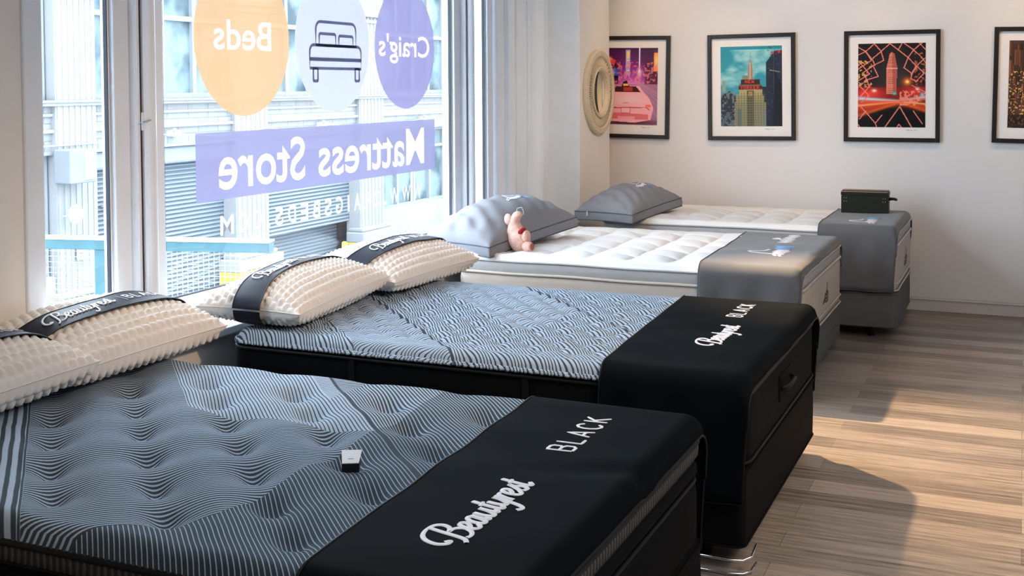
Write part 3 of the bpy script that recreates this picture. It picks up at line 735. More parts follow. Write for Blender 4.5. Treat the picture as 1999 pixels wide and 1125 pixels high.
# ------------------------------------------------------------------ pillows
def pillow_fn(L, Wd, H, kind, seed):
    nz = vnoise(64, seed); hb = H*(.42 if kind == 'bobble' else 0); gus = 0 if kind == 'bobble' else .06
    def base(u, v, side):
        g = max(0, 1-abs(u)**2.6)**.55*max(0, 1-abs(v)**2.3)**.62 if kind == 'bobble' else max(0, 1-abs(u)**2.2)**.5*max(0, 1-abs(v)**2.2)**.5
        c = .06
        x = Wd/2*v*(1-c*(1-u*u)); y = L/2*u*(1-c*(1-v*v))
        z = hb+gus+(H-hb-gus)*g if side > 0 else (hb-hb*g**.5 if hb else 0)
        if kind != 'bobble' and side > 0:
            e = max(0, abs(u)-.35)/.65; z += .010*e*e*math.sin(v*(15+2*math.copysign(1, u))+seed+u*3)*min(1, (1-abs(v))*4)*min(1, (1-abs(u))*6)
            z += .014*nz(u*2+v*2, v*2)*g + .007*math.sin((u*2.6+v*.8)*8+4*nz(u*2, v*2))*min(1, g*2)*(.4+.6*abs(u))*min(1, (1-abs(v))*4)
        else: z += .012*nz(u*3, v*3)*g*side
        return Vector((x, y, z))
    def full(u, v, side, off=0):
        e = .01; p = base(u, v, side); du = base(min(1, u+e), v, side)-base(max(-1, u-e), v, side); dv = base(u, min(1, v+e), side)-base(u, max(-1, v-e), side)
        n = dv.cross(du); n = n.normalized() if n.length > 1e-9 else Vector((0, 0, 1))
        if n.z*side < 0: n = -n
        h = off
        if kind == 'bobble' and off == 0:
            a, b = p.y/.034, p.x/.029; k = math.floor(b+100); a += .5*(k % 2)
            fall = min(1, (1-max(abs(u), abs(v)))*14)
            h += (.017*(abs(math.sin(PI*a))*abs(math.sin(PI*b)))**.9)*fall
        elif off == 0: pass
        return p+n*h
    return full
def pillow(loc, rot, L, Wd, H, kind, mat, label, seed, group=None, vc=0.0):
    r = empty('pillow', loc, label, 'pillow', group, rot=tuple(math.radians(a) for a in rot))
    F = pillow_fn(L, Wd, H, kind, seed); res = .0043 if kind == 'bobble' else .010
    nu, nv = int(L/res), int(Wd/res); mb = MB()
    sp = lambda t: math.copysign(1-(1-abs(t))**1.35, t)
    for side in (1, -1):
        st = 1 if (side > 0 or kind == 'bobble') else 2
        P = [[F(sp(-1+2*i/(nu//st)), sp(-1+2*j/(nv//st)), side) for j in range(nv//st+1)] for i in range(nu//st+1)]
        if side < 0: P = P[::-1]
        mb.grid(P)
    mb.build('cover', mat, r, smooth=True)
    lp = [(-1+2*i/40, 1) for i in range(40)]+[(1, 1-2*i/30) for i in range(30)]+[(1-2*i/40, -1) for i in range(40)]+[(-1, -1+2*i/30) for i in range(30)]
    pts = [F(u, v, 1, .0001) for u, v in lp]
    if kind == 'bobble':
        MB().tube(pts, .0026, 6, closed=True).build('seam_piping', mat, r, smooth=True)
        bw = .145*.5/Wd*1.0; bw = .062/(Wd/2)
        mb = MB(); us = [math.sin(math.radians(-90+180*i/60)) for i in range(61)]
        P = [[F(u, vc*(1-u**4)+v0*bw, 1, .021)+Vector((0, .008*(max(0, abs(u)-.9)/.1)*math.copysign(1, u), 0)) for v0 in (-1, -.6, -.2, .2, .6, 1)] for u in us]
        Q = [[F(u, v0*bw, -1, .018)+Vector((0, .008*(max(0, abs(u)-.9)/.1)*math.copysign(1, u), 0)) for v0 in (-1, -.6, -.2, .2, .6, 1)] for u in us[::-1]]
        mb.grid(P+Q); o = mb.build('label_band', MAT['navy'], r, smooth=True)
        mb = MB(); mb.tube([p[0] for p in P], .0022, 6); mb.tube([p[-1] for p in P], .0022, 6); mb.build('band_edging', MAT['foot'], o, smooth=True)
        S_ = .036
        fm = lambda u, v, off: tuple(F((-.285+u*S_)/(L/2), vc+(.026-v*S_)/(Wd/2), 1, .0235+off))
        st, wd = script_strokes(); st = [[(a*.95, b*1.0) for a, b in q] for q in st]
        ribbons(st, .085, fm, 'script_lettering', MAT['thread'], o, .3)
        fm2 = lambda u, v, off: tuple(F((.055+u*.038)/(L/2), vc+(.022-v*.038)/(Wd/2), 1, .0235+off))
        ribbons([[(0, -.3), (0, .5), (0, 1.3)]], .018, fm2, 'divider', MAT['thread'], o)
        st, wd = sans_strokes('BLACK', .45); ribbons([[(a+.5, b) for a, b in q] for q in st], .06, fm2, 'block_lettering', MAT['thread'], o)
    else:
        # gusset strip with piping at both seams
        mb = MB(); lo = [Vector((p.x*1.0, p.y*1.0, 0.004)) for p in pts]
        mid = [Vector((p.x*1.015, p.y*1.01, (p.z)*.5)) for p in pts]
        n = len(pts)
        for ring in (pts, mid, lo): mb.v += [tuple(p) for p in ring]
        for k in range(2):
            for i in range(n): mb.f.append((k*n+i, k*n+(i+1) % n, (k+1)*n+(i+1) % n, (k+1)*n+i))
        mb.build('side_gusset', MAT['grey'] if kind == 'grey' else mat, r, smooth=True)
        MB().tube(pts, .0040, 7, closed=True).build('seam_piping', MAT['darkgrey'], r, smooth=True)
        MB().tube(lo, .0040, 7, closed=True).build('lower_seam_piping', MAT['darkgrey'], r, smooth=True)
        fm = lambda u, v, off: tuple(F((-.02+u*1.0)/(L/2), (.09-v)/(Wd/2), 1, .0015+off))
        soft_logo(fm, r, deluxe=False)
        MB().box(-.13, -.127, -L/2*.985-.012, -L/2*.985+.0, .035, .065).build('zip_tag', MAT['label'], r)
    return r
pillow((.315, 2.42, .66), (1.5, 1, 0), .74, .46, .18, 'bobble', MAT['bobble'], 'white bobbled pillow at the left picture edge, overlapping its neighbour', 11, vc=.1)
pillow((.285, 3.06, .666), (1, 5, -2), .76, .48, .19, 'bobble', MAT['bobble'], 'white bobbled pillow with navy band on the nearest mattress, beside the window', 12, vc=.16)
pillow((.385, 4.12, .662), (2, 1, 4), .80, .47, .18, 'bobble', MAT['bobble'], 'white bobbled pillow wrapped by a navy band, nearer of two on the wavy mattress', 13, vc=-.12)
pillow((.40, 4.92, .668), (0, 5, -2), .82, .49, .18, 'bobble', MAT['bobble'], 'white bobbled pillow, farther of two on the wavy striped mattress', 14, vc=.16)
pillow((.34, 6.31, .685), (6, 0, -14), .86, .52, .25, 'grey', MAT['grey'], 'big grey pillow with logo behind the plush toy', 15)
pillow((.70, 7.68, .712), (5.5, 0, -14), .66, .46, .20, 'grey', MAT['grey'], 'grey pillow on the mattress beside the back wall', 16)

# ------------------------------------------------------------------ small things on the beds
t = empty('plush_toy', (.58, 6.03, .664), 'pink plush toy with raised snout leaning on the big grey pillow', 'plush toy', rot=(0, 0, math.radians(-20))); t.scale = (1.15, 1.15, 1.1)
lump = lambda p: 1+.05*math.sin(p.x*13)*math.sin(p.y*11+p.z*9)
body = MB().ellipsoid((0, 0, .055), (.060, .05, .062), nu=28, nv=18, fn=lump)
body.ellipsoid((-.022, 0, .085), (.045, .042, .06), nu=24, nv=16, fn=lump)
body.tube([(-.03, 0, .09), (-.032, 0, .125), (-.024, -.004, .155), (-.012, -.006, .175), (-.004, -.006, .186)], [.042, .032, .025, .024, .018], 16)
body.ellipsoid((-.003, -.006, .185), (.026, .022, .018), nu=16, nv=10)
o = body.build('body', MAT['plush'], t, smooth=True); rm = o.modifiers.new('merge', 'REMESH'); rm.mode = 'VOXEL'; rm.voxel_size = .0045; rm.use_smooth_shade = True
MB().ellipsoid((-.055, -.022, .158), (.024, .013, .030), nu=16, nv=10).build('ear', MAT['plush'], t, smooth=True)
MB().ellipsoid((.060, -.012, .078), (.020, .024, .032), nu=16, nv=10).build('arm', MAT['plush'], t, smooth=True)
MB().ellipsoid((.075, -.016, .028), (.034, .028, .027), nu=18, nv=12).build('foot', MAT['plush'], t, smooth=True)
MB().ellipsoid((.103, -.018, .030), (.007, .016, .018), nu=14, nv=10).build('foot_pad', MAT['plushdark'], t, smooth=True)
MB().ellipsoid((.040, -.022, .106), (.012, .024, .022), Matrix.Rotation(.7, 3, 'Y'), nu=14, nv=8).build('red_ribbon', MAT['red'], t, smooth=True)
MB().tube([(-.02, 0, .19), (-.022, .01, .215), (.0, .02, .222), (.016, .015, .20), (.02, .01, .185)], .0012, 5).build('hang_loop', MAT['label'], t)
# remote-like card holder
t = empty('card_holder', (1.635, 2.515, .622), 'small white wedge shaped card holder on the nearest striped mattress', 'card holder', rot=(0, 0, math.radians(28)))
mesh('base', [(-.022, -.028, 0), (.022, -.028, 0), (.022, .026, 0), (-.022, .026, 0), (-.022, -.028, .022), (.022, -.028, .022), (.022, .026, .034), (-.022, .026, .034)],
     [(0, 3, 2, 1), (4, 5, 6, 7), (0, 1, 5, 4), (1, 2, 6, 5), (2, 3, 7, 6), (3, 0, 4, 7)], MAT['foot'], t)
mesh('card', [(-.021, -.030, .0235), (.021, -.030, .0235), (.026, .030, .038), (-.026, .030, .038), (-.021, -.030, .0255), (.021, -.030, .0255), (.026, .030, .040), (-.026, .030, .040)],
     [(0, 3, 2, 1), (4, 5, 6, 7), (0, 1, 5, 4), (1, 2, 6, 5), (2, 3, 7, 6), (3, 0, 4, 7)], MAT['label'], t)
MB().box(-.007, .007, -.012, -.008, .0275, .0305).build('slot', MAT['foot'], t)
# trunk
t = empty('small_trunk', (2.215, 8.23, .713), 'small dark trunk with a side handle on the far bed runner', 'trunk', rot=(0, 0, math.radians(2)))
MB().box(-.155, .155, -.055, .075, 0, .125).build('box', MAT['trunk'], t, bevel=.004)
mesh('lid', [(-.157, -.057, .127), (.157, -.057, .127), (.157, .077, .127), (-.157, .077, .127), (-.150, -.040, .158), (.150, -.040, .158), (.150, .060, .158), (-.150, .060, .158), (-.157, -.057, .145), (.157, -.057, .145), (.157, .077, .145), (-.157, .077, .145)],
     [(0, 3, 2, 1), (4, 5, 6, 7), (0, 1, 9, 8), (8, 9, 5, 4), (2, 3, 11, 10), (10, 11, 7, 6), (1, 2, 10, 9), (9, 10, 6, 5), (3, 0, 8, 11), (11, 8, 4, 7)], MAT['trunk'], t)
MB().box(-.154, .150, -.0595, -.050, .148, .154).build('wood_slat', MAT['trunkwood'], t, bevel=.001)
MB().box(-.148, .150, -.03, -.012, .157, .162).build('wood_slat', MAT['trunkwood'], t, bevel=.001)
MB().tube([(.155, -.02, .10), (.185, -.02, .105), (.2, .0, .10), (.2, .03, .095), (.185, .045, .10), (.155, .045, .10)], .009, 8).build('handle', MAT['trunk'], t, smooth=True)
for x in (-.135, -.12, .12, .135):
    for z in (.085, .107): MB().ellipsoid((x, -.056, z), (.0028, .002, .0028), nu=8, nv=6).build('stud', MAT['brass'], t)

# ------------------------------------------------------------------ mirror on the pier
t = empty('wall_mirror', (PX, 8.15, 1.55), 'round mirror with carved cream openwork frame on the narrow pier', 'mirror')
def ring(mb, prof, n=72):
    b = len(mb.v); k = len(prof)
    for i in range(n):
        a = 2*PI*i/n
        for r_, x in prof: mb.v.append((x, r_*math.cos(a), r_*math.sin(a)))
    for i in range(n):
        for j in range(k): mb.f.append((b+i*k+j, b+i*k+(j+1) % k, b+((i+1) % n)*k+(j+1) % k, b+((i+1) % n)*k+j))
mb = MB(); ring(mb, [(.318, .002), (.318, .022), (.305, .034), (.272, .036), (.262, .028), (.262, .002)]); ring(mb, [(.192, .002), (.192, .034), (.178, .040), (.160, .030), (.156, .010), (.156, .002)])
mb.build('frame_rings', MAT['beige'], t, smooth=False)
mb = MB(); ring(mb, [(.27, .001), (.27, .006), (.18, .006), (.18, .001)]); mb.build('back_panel', MAT['brownthread'], t)
mb = MB()
for i in range(44):
    a = 2*PI*i/44; c, s_ = math.cos(a), math.sin(a)
    pts = [(.022, (r_)*c-q*s_, (r_)*s_+q*c) for r_, q in ((.186, 0), (.205, .007), (.228, .009), (.25, .006), (.268, 0))]
    mb.tube(pts, .0050, 6); pts = [(.022, (r_)*c-q*s_, (r_)*s_+q*c) for r_, q in ((.186, 0), (.205, -.007), (.228, -.009), (.25, -.006), (.268, 0))]; mb.tube(pts, .0050, 6)
mb.build('openwork', MAT['beige'], t, smooth=True)
mb = MB(); n = 64; mb.v = [(.014, .158*math.cos(2*PI*i/n), .158*math.sin(2*PI*i/n)) for i in range(n)]; mb.v = [(.022+y*math.sin(math.radians(-11)), y*math.cos(math.radians(11)), z) for x, y, z in mb.v]; mb.f = [tuple(range(n))]; mb.build('mirror_glass', MAT['mirror'], t)

# ------------------------------------------------------------------ framed prints, painted as raster of coloured facets
def srgb(c): c = np.asarray(c, float); return np.where(c <= .04045, c/12.92, ((c+.055)/1.055)**2.4)
PW, PH = 132, 174
YY, XX = np.mgrid[0:PH, 0:PW]; U = XX/PW; Vv = YY/PH     # Vv measured from the top
def fnoise(sx, sy, seed, oct=3):
    out = np.zeros((PH, PW)); amp = 1; tot = 0
    for o in range(oct):
        r = np.random.RandomState(seed+o).rand(64, 64); a, b = U*sx*2**o, Vv*sy*2**o
        i, j = np.floor(a).astype(int), np.floor(b).astype(int); fx, fy = a-i, b-j; fx = fx*fx*(3-2*fx); fy = fy*fy*(3-2*fy)
        g = lambda p, q: r[p % 64, q % 64]
        out += amp*((g(i, j)*(1-fx)+g(i+1, j)*fx)*(1-fy)+(g(i, j+1)*(1-fx)+g(i+1, j+1)*fx)*fy); tot += amp; amp *= .5
    return out/tot
def put(img, mask, c, a=1.0):
    m = np.clip(mask.astype(float)*a, 0, 1)[..., None]; img[:] = img*(1-m)+np.asarray(c, float)*m
def rect(x0, x1, y0, y1): return (U >= x0) & (U < x1) & (Vv >= y0) & (Vv < y1)
def glow(x, y, rx, ry): return np.exp(-((U-x)/rx)**2-((Vv-y)/ry)**2)
def seg(x0, y0, x1, y1, w):
    asp = PH/PW; px, py = U, Vv*asp; ax, ay, bx, by = x0, y0*asp, x1, y1*asp
    t = np.clip(((px-ax)*(bx-ax)+(py-ay)*(by-ay))/((bx-ax)**2+(by-ay)**2+1e-9), 0, 1)
    return np.hypot(px-ax-t*(bx-ax), py-ay-t*(by-ay)) < w
def poly(pts):
    m = np.zeros((PH, PW), bool); n = len(pts)
    for k in range(n):
        (x0, y0), (x1, y1) = pts[k], pts[(k+1) % n]
        if y0 == y1: continue
        c = ((Vv >= min(y0, y1)) & (Vv < max(y0, y1))) & (U < (x1-x0)*(Vv-y0)/(y1-y0)+x0); m ^= c
    return m
def paint_street():
    im = np.zeros((PH, PW, 3)); im[:] = (.20, .08, .22)
    put(im, glow(.5, .45, .45, .35), (.75, .25, .75), .9); put(im, glow(.55, .52, .3, .12), (1, .62, .95), .9)
    put(im, rect(0, .30, .2, .55), (.22, .06, .16), .7); put(im, rect(.78, 1, .15, .52), (.35, .10, .18), .8)
    put(im, poly([(.08, .09), (.26, .16), (.22, .22), (.07, .19)]), (.95, .25, .25)); put(im, glow(.13, .14, .05, .03), (1, .8, .6))
    put(im, rect(.06, .30, .27, .36), (.15, .35, .75)); put(im, glow(.16, .31, .07, .04), (.8, .9, 1)); put(im, rect(.06, .30, .36, .40), (.08, .10, .25))
    put(im, rect(.43, .51, .02, .36), (.55, .60, .95)); put(im, rect(.44, .50, .04, .14), (1, .85, .45))
    for k in range(9): put(im, rect(.44, .50, .15+.022*k, .162+.022*k), ((.9, .95, 1), (1, .7, .3), (.5, .8, 1))[k % 3])
    put(im, rect(.665, .685, .0, .36), (.95, .9, 1)); put(im, glow(.675, .32, .04, .06), (1, .95, 1)); put(im, rect(.93, 1, .06, .30), (1, .55, .2)); put(im, glow(.97, .16, .04, .08), (1, .85, .5))
    n = fnoise(28, 34, 5); put(im, (n > .60) & (Vv > .18) & (Vv < .46), (1, .55, .6), .7)
    put(im, Vv > .47, (.62, .42, .56)); put(im, (Vv > .47)*np.clip(1-(U-.2), 0, 1), (.95, .62, .75), .6)
    for k in range(6): put(im, seg(.62+.02*k, .47, 1.1+.2*k, 1.0, .004), (.85, .7, .85), .5)
    put(im, glow(.45, .97, .6, .04), (.25, .10, .16), .9)
    body = poly([(.14, .62), (.24, .55), (.30, .49), (.68, .49), (.74, .56), (.86, .66), (.93, .78), (.88, .93), (.60, .97), (.05, .95), (.03, .72)])
    put(im, body, (1, .70, .76)); put(im, body*glow(.45, .66, .3, .08), (1, .86, .88), .8)
    put(im, poly([(.18, .57), (.27, .50), (.62, .50), (.70, .57)]), (.30, .12, .16)); put(im, rect(.40, .56, .51, .56), (.75, .25, .22)); put(im, poly([(.36, .50), (.39, .44), (.45, .42), (.50, .50)]), (.16, .07, .14)); put(im, rect(.39, .48, .46, .49), (1, .8, .5))
    put(im, poly([(.2, .84), (.84, .86), (.84, .93), (.1, .92)]), (.92, .45, .50)); put(im, seg(.2, .78, .8, .77, .006), (.75, .25, .3)); put(im, seg(.2, .80, .26, .77, .006), (.6, .2, .3)); put(im, seg(.8, .77, .86, .80, .006), (.6, .2, .3))
    for m, c in ((rect(.36, .52, .77, .85), (.72, .3, .36)), (rect(.37, .51, .78, .84), (1, .78, .78)), (rect(.79, .88, .73, .77), (1, .45, .3)), (rect(.30, .60, .89, .93), (.98, .66, .68)), (rect(.40, .50, .71, .715), (.6, .2, .3))): put(im, m, c)
    return im
FONT = {'N': ['10001', '11001', '11001', '10101', '10011', '10011', '10001'], 'E': ['11111', '10000', '10000', '11110', '10000', '10000', '11111'], 'W': ['10001', '10001', '10001', '10101', '10101', '11011', '10001'],
        'Y': ['10001', '01010', '01010', '00100', '00100', '00100', '00100'], 'O': ['01110', '10001', '10001', '10001', '10001', '10001', '01110'], 'R': ['11110', '10001', '10001', '11110', '10100', '10010', '10001'], 'K': ['10001', '10010', '10100', '11000', '10100', '10010', '10001']}
def pixtext(im, s, x, y, c):
    for ch in s:
        for r_, row in enumerate(FONT[ch]):
            for q, b in enumerate(row):
                if b == '1': im[y+r_, x+q] = c
        x += 7
def paint_tower():
    im = np.zeros((PH, PW, 3)); n = fnoise(3, 7, 11, 4)[..., None]
    top = np.array((.10, .55, .62)); bot = np.array((.28, .62, .72)); base = top*(1-Vv[..., None])+bot*Vv[..., None]
    im[:] = base; put(im, np.clip((n[..., 0]-.45)*4, 0, 1)*(Vv > .04), (.68, .86, .86), .8); put(im, Vv > .5, (.10, .45, .58), .35)
    put(im, (U < .25) & (Vv > .55+.08*fnoise(14, 1, 3, 1)), (.13, .15, .18)); put(im, rect(.02, .08, .42, .56), (.52, .62, .52))
    n2 = fnoise(30, 40, 21, 2); put(im, (U < .3) & (Vv > .56) & (n2 > .58), (.45, .5, .52), .8); put(im, (Vv > .5) & (U > .6), (.12, .16, .20)); put(im, seg(.0, 1, .12, .84, .03), (.30, .36, .42)); put(im, seg(.12, .84, .2, 1, .012), (.30, .36, .42))
    for w, y0, y1 in ((.006, .07, .2), (.018, .17, .24), (.036, .22, .30), (.045, .28, .42)): put(im, rect(.485-w, .485+w, y0, y1), (.62, .52, .45))
    put(im, rect(.485-.008, .485, .2, .42), (.80, .70, .58)); put(im, rect(.35, .44, .36, .42), (.45, .50, .38))
    for x0, x1, y0, y1, c in ((.33, .64, .41, .48, (.16, .16, .16)), (.30, .67, .47, .55, (.40, .38, .22)), (.30, .68, .54, .62, (.66, .62, .42)), (.25, .71, .61, .71, (.56, .54, .37)), (.22, .76, .70, 1, (.50, .49, .38))): put(im, rect(x0, x1, y0, y1), c)
    put(im, rect(.43, .54, .55, 1), (.30, .30, .20)); put(im, rect(.45, .52, .56, .62), (.65, .5, .3))
    for k in range(12): put(im, rect(.24+.045*k, .255+.045*k, .58, 1), (.36, .38, .26), .55)
    for k in range(14): put(im, rect(.22, .76, .60+.03*k, .606+.03*k), (.72, .70, .55), .35)
    put(im, rect(.70, .82, .80, 1), (.42, .52, .50)); put(im, rect(.27, .33, .78, 1), (.35, .42, .38))
    put(im, poly([(.74, .20), (.88, .06), (1, .05), (1, 1), (.74, 1)]), (.11, .13, .20)); put(im, (n2 > .66) & (U > .76), (.24, .28, .36), .5); put(im, rect(.86, .87, .08, .95), (.25, .28, .34)); put(im, seg(.80, .30, .95, .32, .006), (.6, .55, .5)); put(im, poly([(.88, .3), (1, .5), (1, 1), (.84, 1)]), (.03, .04, .06), .7)
    put(im, rect(.84, .87, .065, .10), (.9, .15, .2)); put(im, rect(.93, .97, .055, .09), (.8, .12, .2))
    put(im, rect(.33, .64, .415, .475), (.22, .06, .05)); put(im, rect(.29, .68, .49, .54), (.30, .07, .05))
    pixtext(im, 'NEW', 53, 73, (1, .22, .15)); pixtext(im, 'YORKER', 43, 86, (1, .24, .16)); return im
def paint_flatiron():
    im = np.zeros((PH, PW, 3)); im[:] = (.10, .08, .08); put(im, glow(.55, .45, .3, .3), (.25, .22, .24), .8)
    n2 = fnoise(30, 40, 33, 2); put(im, rect(.0, .2, .2, .6) & (n2 > .6), (1, .75, .4), .8); put(im, rect(.84, 1, .1, .5) & (n2 > .62), (.9, .5, .3), .7)
    put(im, (Vv > .52) & (Vv < .66), (.45, .10, .08)); put(im, glow(.15, .6, .25, .07), (.95, .25, .2)); put(im, glow(.85, .58, .2, .07), (.85, .2, .22)); put(im, glow(.24, .56, .04, .02), (1, .9, .8)); put(im, glow(.73, .455, .07, .05), (1, .45, .1)); put(im, glow(.73, .455, .025, .02), (1, .95, .6))
    b = poly([(.42, .30), (.47, .12), (.50, .10), (.54, .12), (.58, .28), (.57, .60), (.42, .60)]); put(im, b, (.86, .50, .42)); put(im, poly([(.50, .10), (.54, .12), (.58, .28), (.57, .60), (.52, .6)]), (.72, .36, .32))
    for k in range(20): put(im, rect(.44, .56, .16+.022*k, .164+.022*k) & b, (.5, .24, .22), .6)
    put(im, rect(.42, .59, .29, .30), (.95, .65, .55)); put(im, Vv > .76, (.03, .035, .035))
    def streak(y0, y1, ym, c, a=.9, w=.02):
        put(im, np.exp(-((Vv-(y0+(ym-y0)*np.clip(U/.62, 0, 1)))/(w*(1.35-U)))**2)*(U < .66), c, a); put(im, np.exp(-((Vv-(y1+(ym-y1)*np.clip((1-U)/.38, 0, 1)))/(w*(.5+U*.6)))**2)*(U > .62), c, a)
    streak(.78, .76, .70, (.85, .25, .08), .9, .05); streak(.86, .80, .70, (.9, .40, .18), .8, .02); streak(.74, .72, .69, (1, .75, .5), .9, .012); streak(.655, .64, .685, (.75, .90, 1), 1, .02); streak(.70, .66, .69, (1, .35, .2), .8, .02)
    put(im, (n2 > .58) & (U > .62) & (Vv > .56) & (Vv < .74), (1, .6, .5), .8); put(im, glow(.88, .54, .03, .02), (1, .95, .9)); put(im, glow(.95, .61, .03, .03), (.6, .8, .9)); put(im, glow(.54, .595, .03, .02), (.3, .8, .8))
    for l in ((.62, .75, .40, 1.0), (.62, .75, .80, 1.0)): put(im, seg(*l, .009), (.85, .50, .45))
    F_ = (.95, .52, .48)
    for a in (((.0, .04), (.11, .09), (.22, .2), (.25, .26)), ((.0, .13), (.11, .09), (.24, .0)), ((.24, .0), (.34, .09), (.38, .2), (.22, .26), (.30, .39), (.13, .43), (.17, .52)), ((.11, .09), (.19, .19), (.33, .10), (.47, .0)), ((.0, .30), (.19, .2)), ((.02, .22), (.17, .36), (.0, .44)), ((.08, .34), (.22, .26)), ((.0, .52), (.13, .43), (.08, .35)), ((0, .66), (.2, .48)), ((.02, .5), (.16, .62), (.05, .7)),
              ((.47, .0), (.60, .08), (.74, .17), (.68, .29), (.80, .36), (.90, .24), (1, .17)), ((.65, .0), (.60, .07)), ((.68, .0), (.82, .08), (.74, .17)), ((.82, .08), (.94, .0)), ((.82, .08), (.94, .17), (1, .24)), ((.74, .17), (.86, .27), (1, .37)), ((.80, .36), (.78, .42), (.86, .45), (.97, .36)), ((.86, .27), (.78, .37)), ((.90, 0), (1, .08)), ((.8, .5), (1, .58)), ((.0, .72), (.14, .84), (.26, .95), (.36, .85)), ((.02, .90), (.12, .80)), ((.26, .95), (.28, 1)), ((.82, .80), (.95, .95)), ((.58, 1), (.61, .96), (.65, 1)), ((.0, .97), (.03, 1))):
        for p, q in zip(a, a[1:]): put(im, seg(*p, *q, .0075), F_, .95)
    return im
def paint_aerial():
    im = np.zeros((PH, PW, 3)); n = fnoise(4, 5, 51, 3); im[:] = (.26, .19, .16); put(im, np.clip((n-.4)*3, 0, 1), (.45, .33, .26), .6)
    r = np.random.RandomState(4)
    for k in range(110):
        y = r.rand()**.8*.9+.1; x = r.rand(); w = .02+.03*r.rand(); h = .06+.14*r.rand(); c = r.uniform(.5, 1.2)
        put(im, rect(x, x+w, y-h, y), np.array((.34, .23, .17))*c); put(im, rect(x, x+w*.3, y-h, y), np.array((.62, .40, .28))*c, .7)
    n2 = fnoise(50, 60, 61, 2); put(im, (n2 > .66) & (Vv > .35), (1, .78, .5), .8); put(im, Vv > .85, (.10, .08, .08), .6)
    put(im, seg(.3, .62, .45, .68, .012), (1, .85, .6)); put(im, seg(.45, .68, .3, .72, .012), (1, .8, .5)); put(im, glow(.36, .94, .02, .012), (1, 1, .95)); return im
def frame_pic(cx, img, label, tilt=0, dz=0):
    r = empty('framed_print', (cx, YB, 1.583+dz), label, 'framed picture', rot=(0, math.radians(tilt), 0))
    w, h = .325, .395; b = .030
    mb = MB().box(-w, -w+b, -.028, -.002, -h, h).box(w-b, w, -.028, -.002, -h, h).box(-w+b, w-b, -.028, -.002, h-b, h).box(-w+b, w-b, -.028, -.002, -h, -h+b)
    mb.build('frame', MAT['frame'], r, bevel=.002)
    MB().box(-w+b, w-b, -.012, -.002, -h+b, h-b).build('mount', MAT['mat'], r)
    pw, ph = .228, .297; zc = .006
    A = srgb(np.clip(img, 0, 1)); vs = [(-pw+2*pw*i/PW, -.0135, zc+ph-2*ph*j/PH) for j in range(PH+1) for i in range(PW+1)]
    fs = [(j*(PW+1)+i, (j+1)*(PW+1)+i, (j+1)*(PW+1)+i+1, j*(PW+1)+i+1) for j in range(PH) for i in range(PW)]
    o = mesh('print', vs, fs, None, r); at = o.data.color_attributes.new('ink', 'FLOAT_COLOR', 'CORNER')
    c = np.ones((PH*PW, 4, 4), np.float32); c[:, :, :3] = A.reshape(-1, 1, 3); at.data.foreach_set('color', c.ravel())
    if 'print' not in MAT:
        m = M('printed_ink'); a = m.nt.nodes.new('ShaderNodeAttribute'); a.attribute_name = 'ink'; m.color(a.outputs['Color']).set(Roughness=.35); m.b.inputs['Specular IOR Level'].default_value = .3; MAT['print'] = m.m
    o.data.materials.append(MAT['print'])
    ribbons([catmull([(.10, -.312), (.115, -.308), (.12, -.314), (.135, -.309), (.14, -.313)]), [(.15, -.312), (.17, -.309)]], .0011, lambda u, v, off: (u, -.0125-off, v), 'signature', MAT['ink'], r)
    # picture glass
    return r
frame_pic(.405, paint_street(), 'framed night print of a pink tinted taxi, left end behind the pier', 1.0, .003)
frame_pic(1.352, paint_tower(), 'framed print of a stepped tower with red rooftop letters under a teal sky', -.5, -.002)
frame_pic(2.346, paint_flatiron(), 'framed night print of a narrow building behind torn wire fencing', 0, .0)
frame_pic(3.335, paint_aerial(), 'framed brown city print cut by the right picture edge', 1.0)

# ------------------------------------------------------------------ outside: street, building, railing
XF = -12.0; GZ = -2.6
struct('ground_street', MB().box(-60, -.35, -30, 90, GZ-.2, GZ), MAT['street'])
bl = empty('building', (XF, 25, GZ), 'pale glazed brick building across the street, with roller shutters', 'building')
def B(y0, y1, z0, z1, d0=-.3, d1=0.): return (d0, d1, y0-25, y1-25, z0-GZ, z1-GZ)
piers = [(10.0, 11.1), (14.93, 15.88), (19.85, 21.0), (24.82, 26.0), (29.85, 31.0), (34.9, 36.0), (40, 41)]
wall = MB(); wall.box(*B(8, 48, .46, 1.36)); wall.box(*B(8, 48, 4.4, 5.2)); wall.box(*B(8, 48, GZ, 5.2, -1.2, -.9)); wall.build('wall', MAT['facade'], bl)
cor = MB()
for z0, z1, d in ((1.30, 1.40, .14), (1.36, 1.40, .18), (1.12, 1.17, .05), (.84, .90, .07), (.46, .52, .05), (4.4, 4.6, .2)): cor.box(*B(8, 48, z0, z1, -.2, d))
MB().box(*B(21, 24.82, GZ, -1.75, -.9, -.6)).build('dark_opening', MAT['shutter'], bl)
cor.build('cornice', MAT['stone'], bl)
for k, (a, b) in enumerate(piers):
    mb = MB(); mb.box(*B(a, b, GZ, 5.2, -.3, .10)); n = 7
    for i in range(n):
        c = a+(b-a)*(i+.5)/n; mb.box(*B(c-.030, c+.030, -1.9, 4.2, .0, .113))
    mb.box(*B(a-.06, b+.06, 3.35, 3.55, -.1, .20)); mb.box(*B(a-.03, b+.03, 3.20, 3.28, -.1, .16)); mb.build('pier', MAT['stone'], bl)
    q = MB(); q.box(*B(a-.10, b+.12, -2.02, -1.92, -.2, .24)); q.box(*B(a-.20, b+.24, -2.27, -2.02, -.2, .32)); q.build('pier_base', MAT['stone'], bl, bevel=.03)
    MB().box(*B(a-.22, b+.28, GZ, -2.27, -.2, .35)).build('pier_foot', MAT['yellow'] if k in (2, 3) else MAT['stone'], bl, bevel=.03)
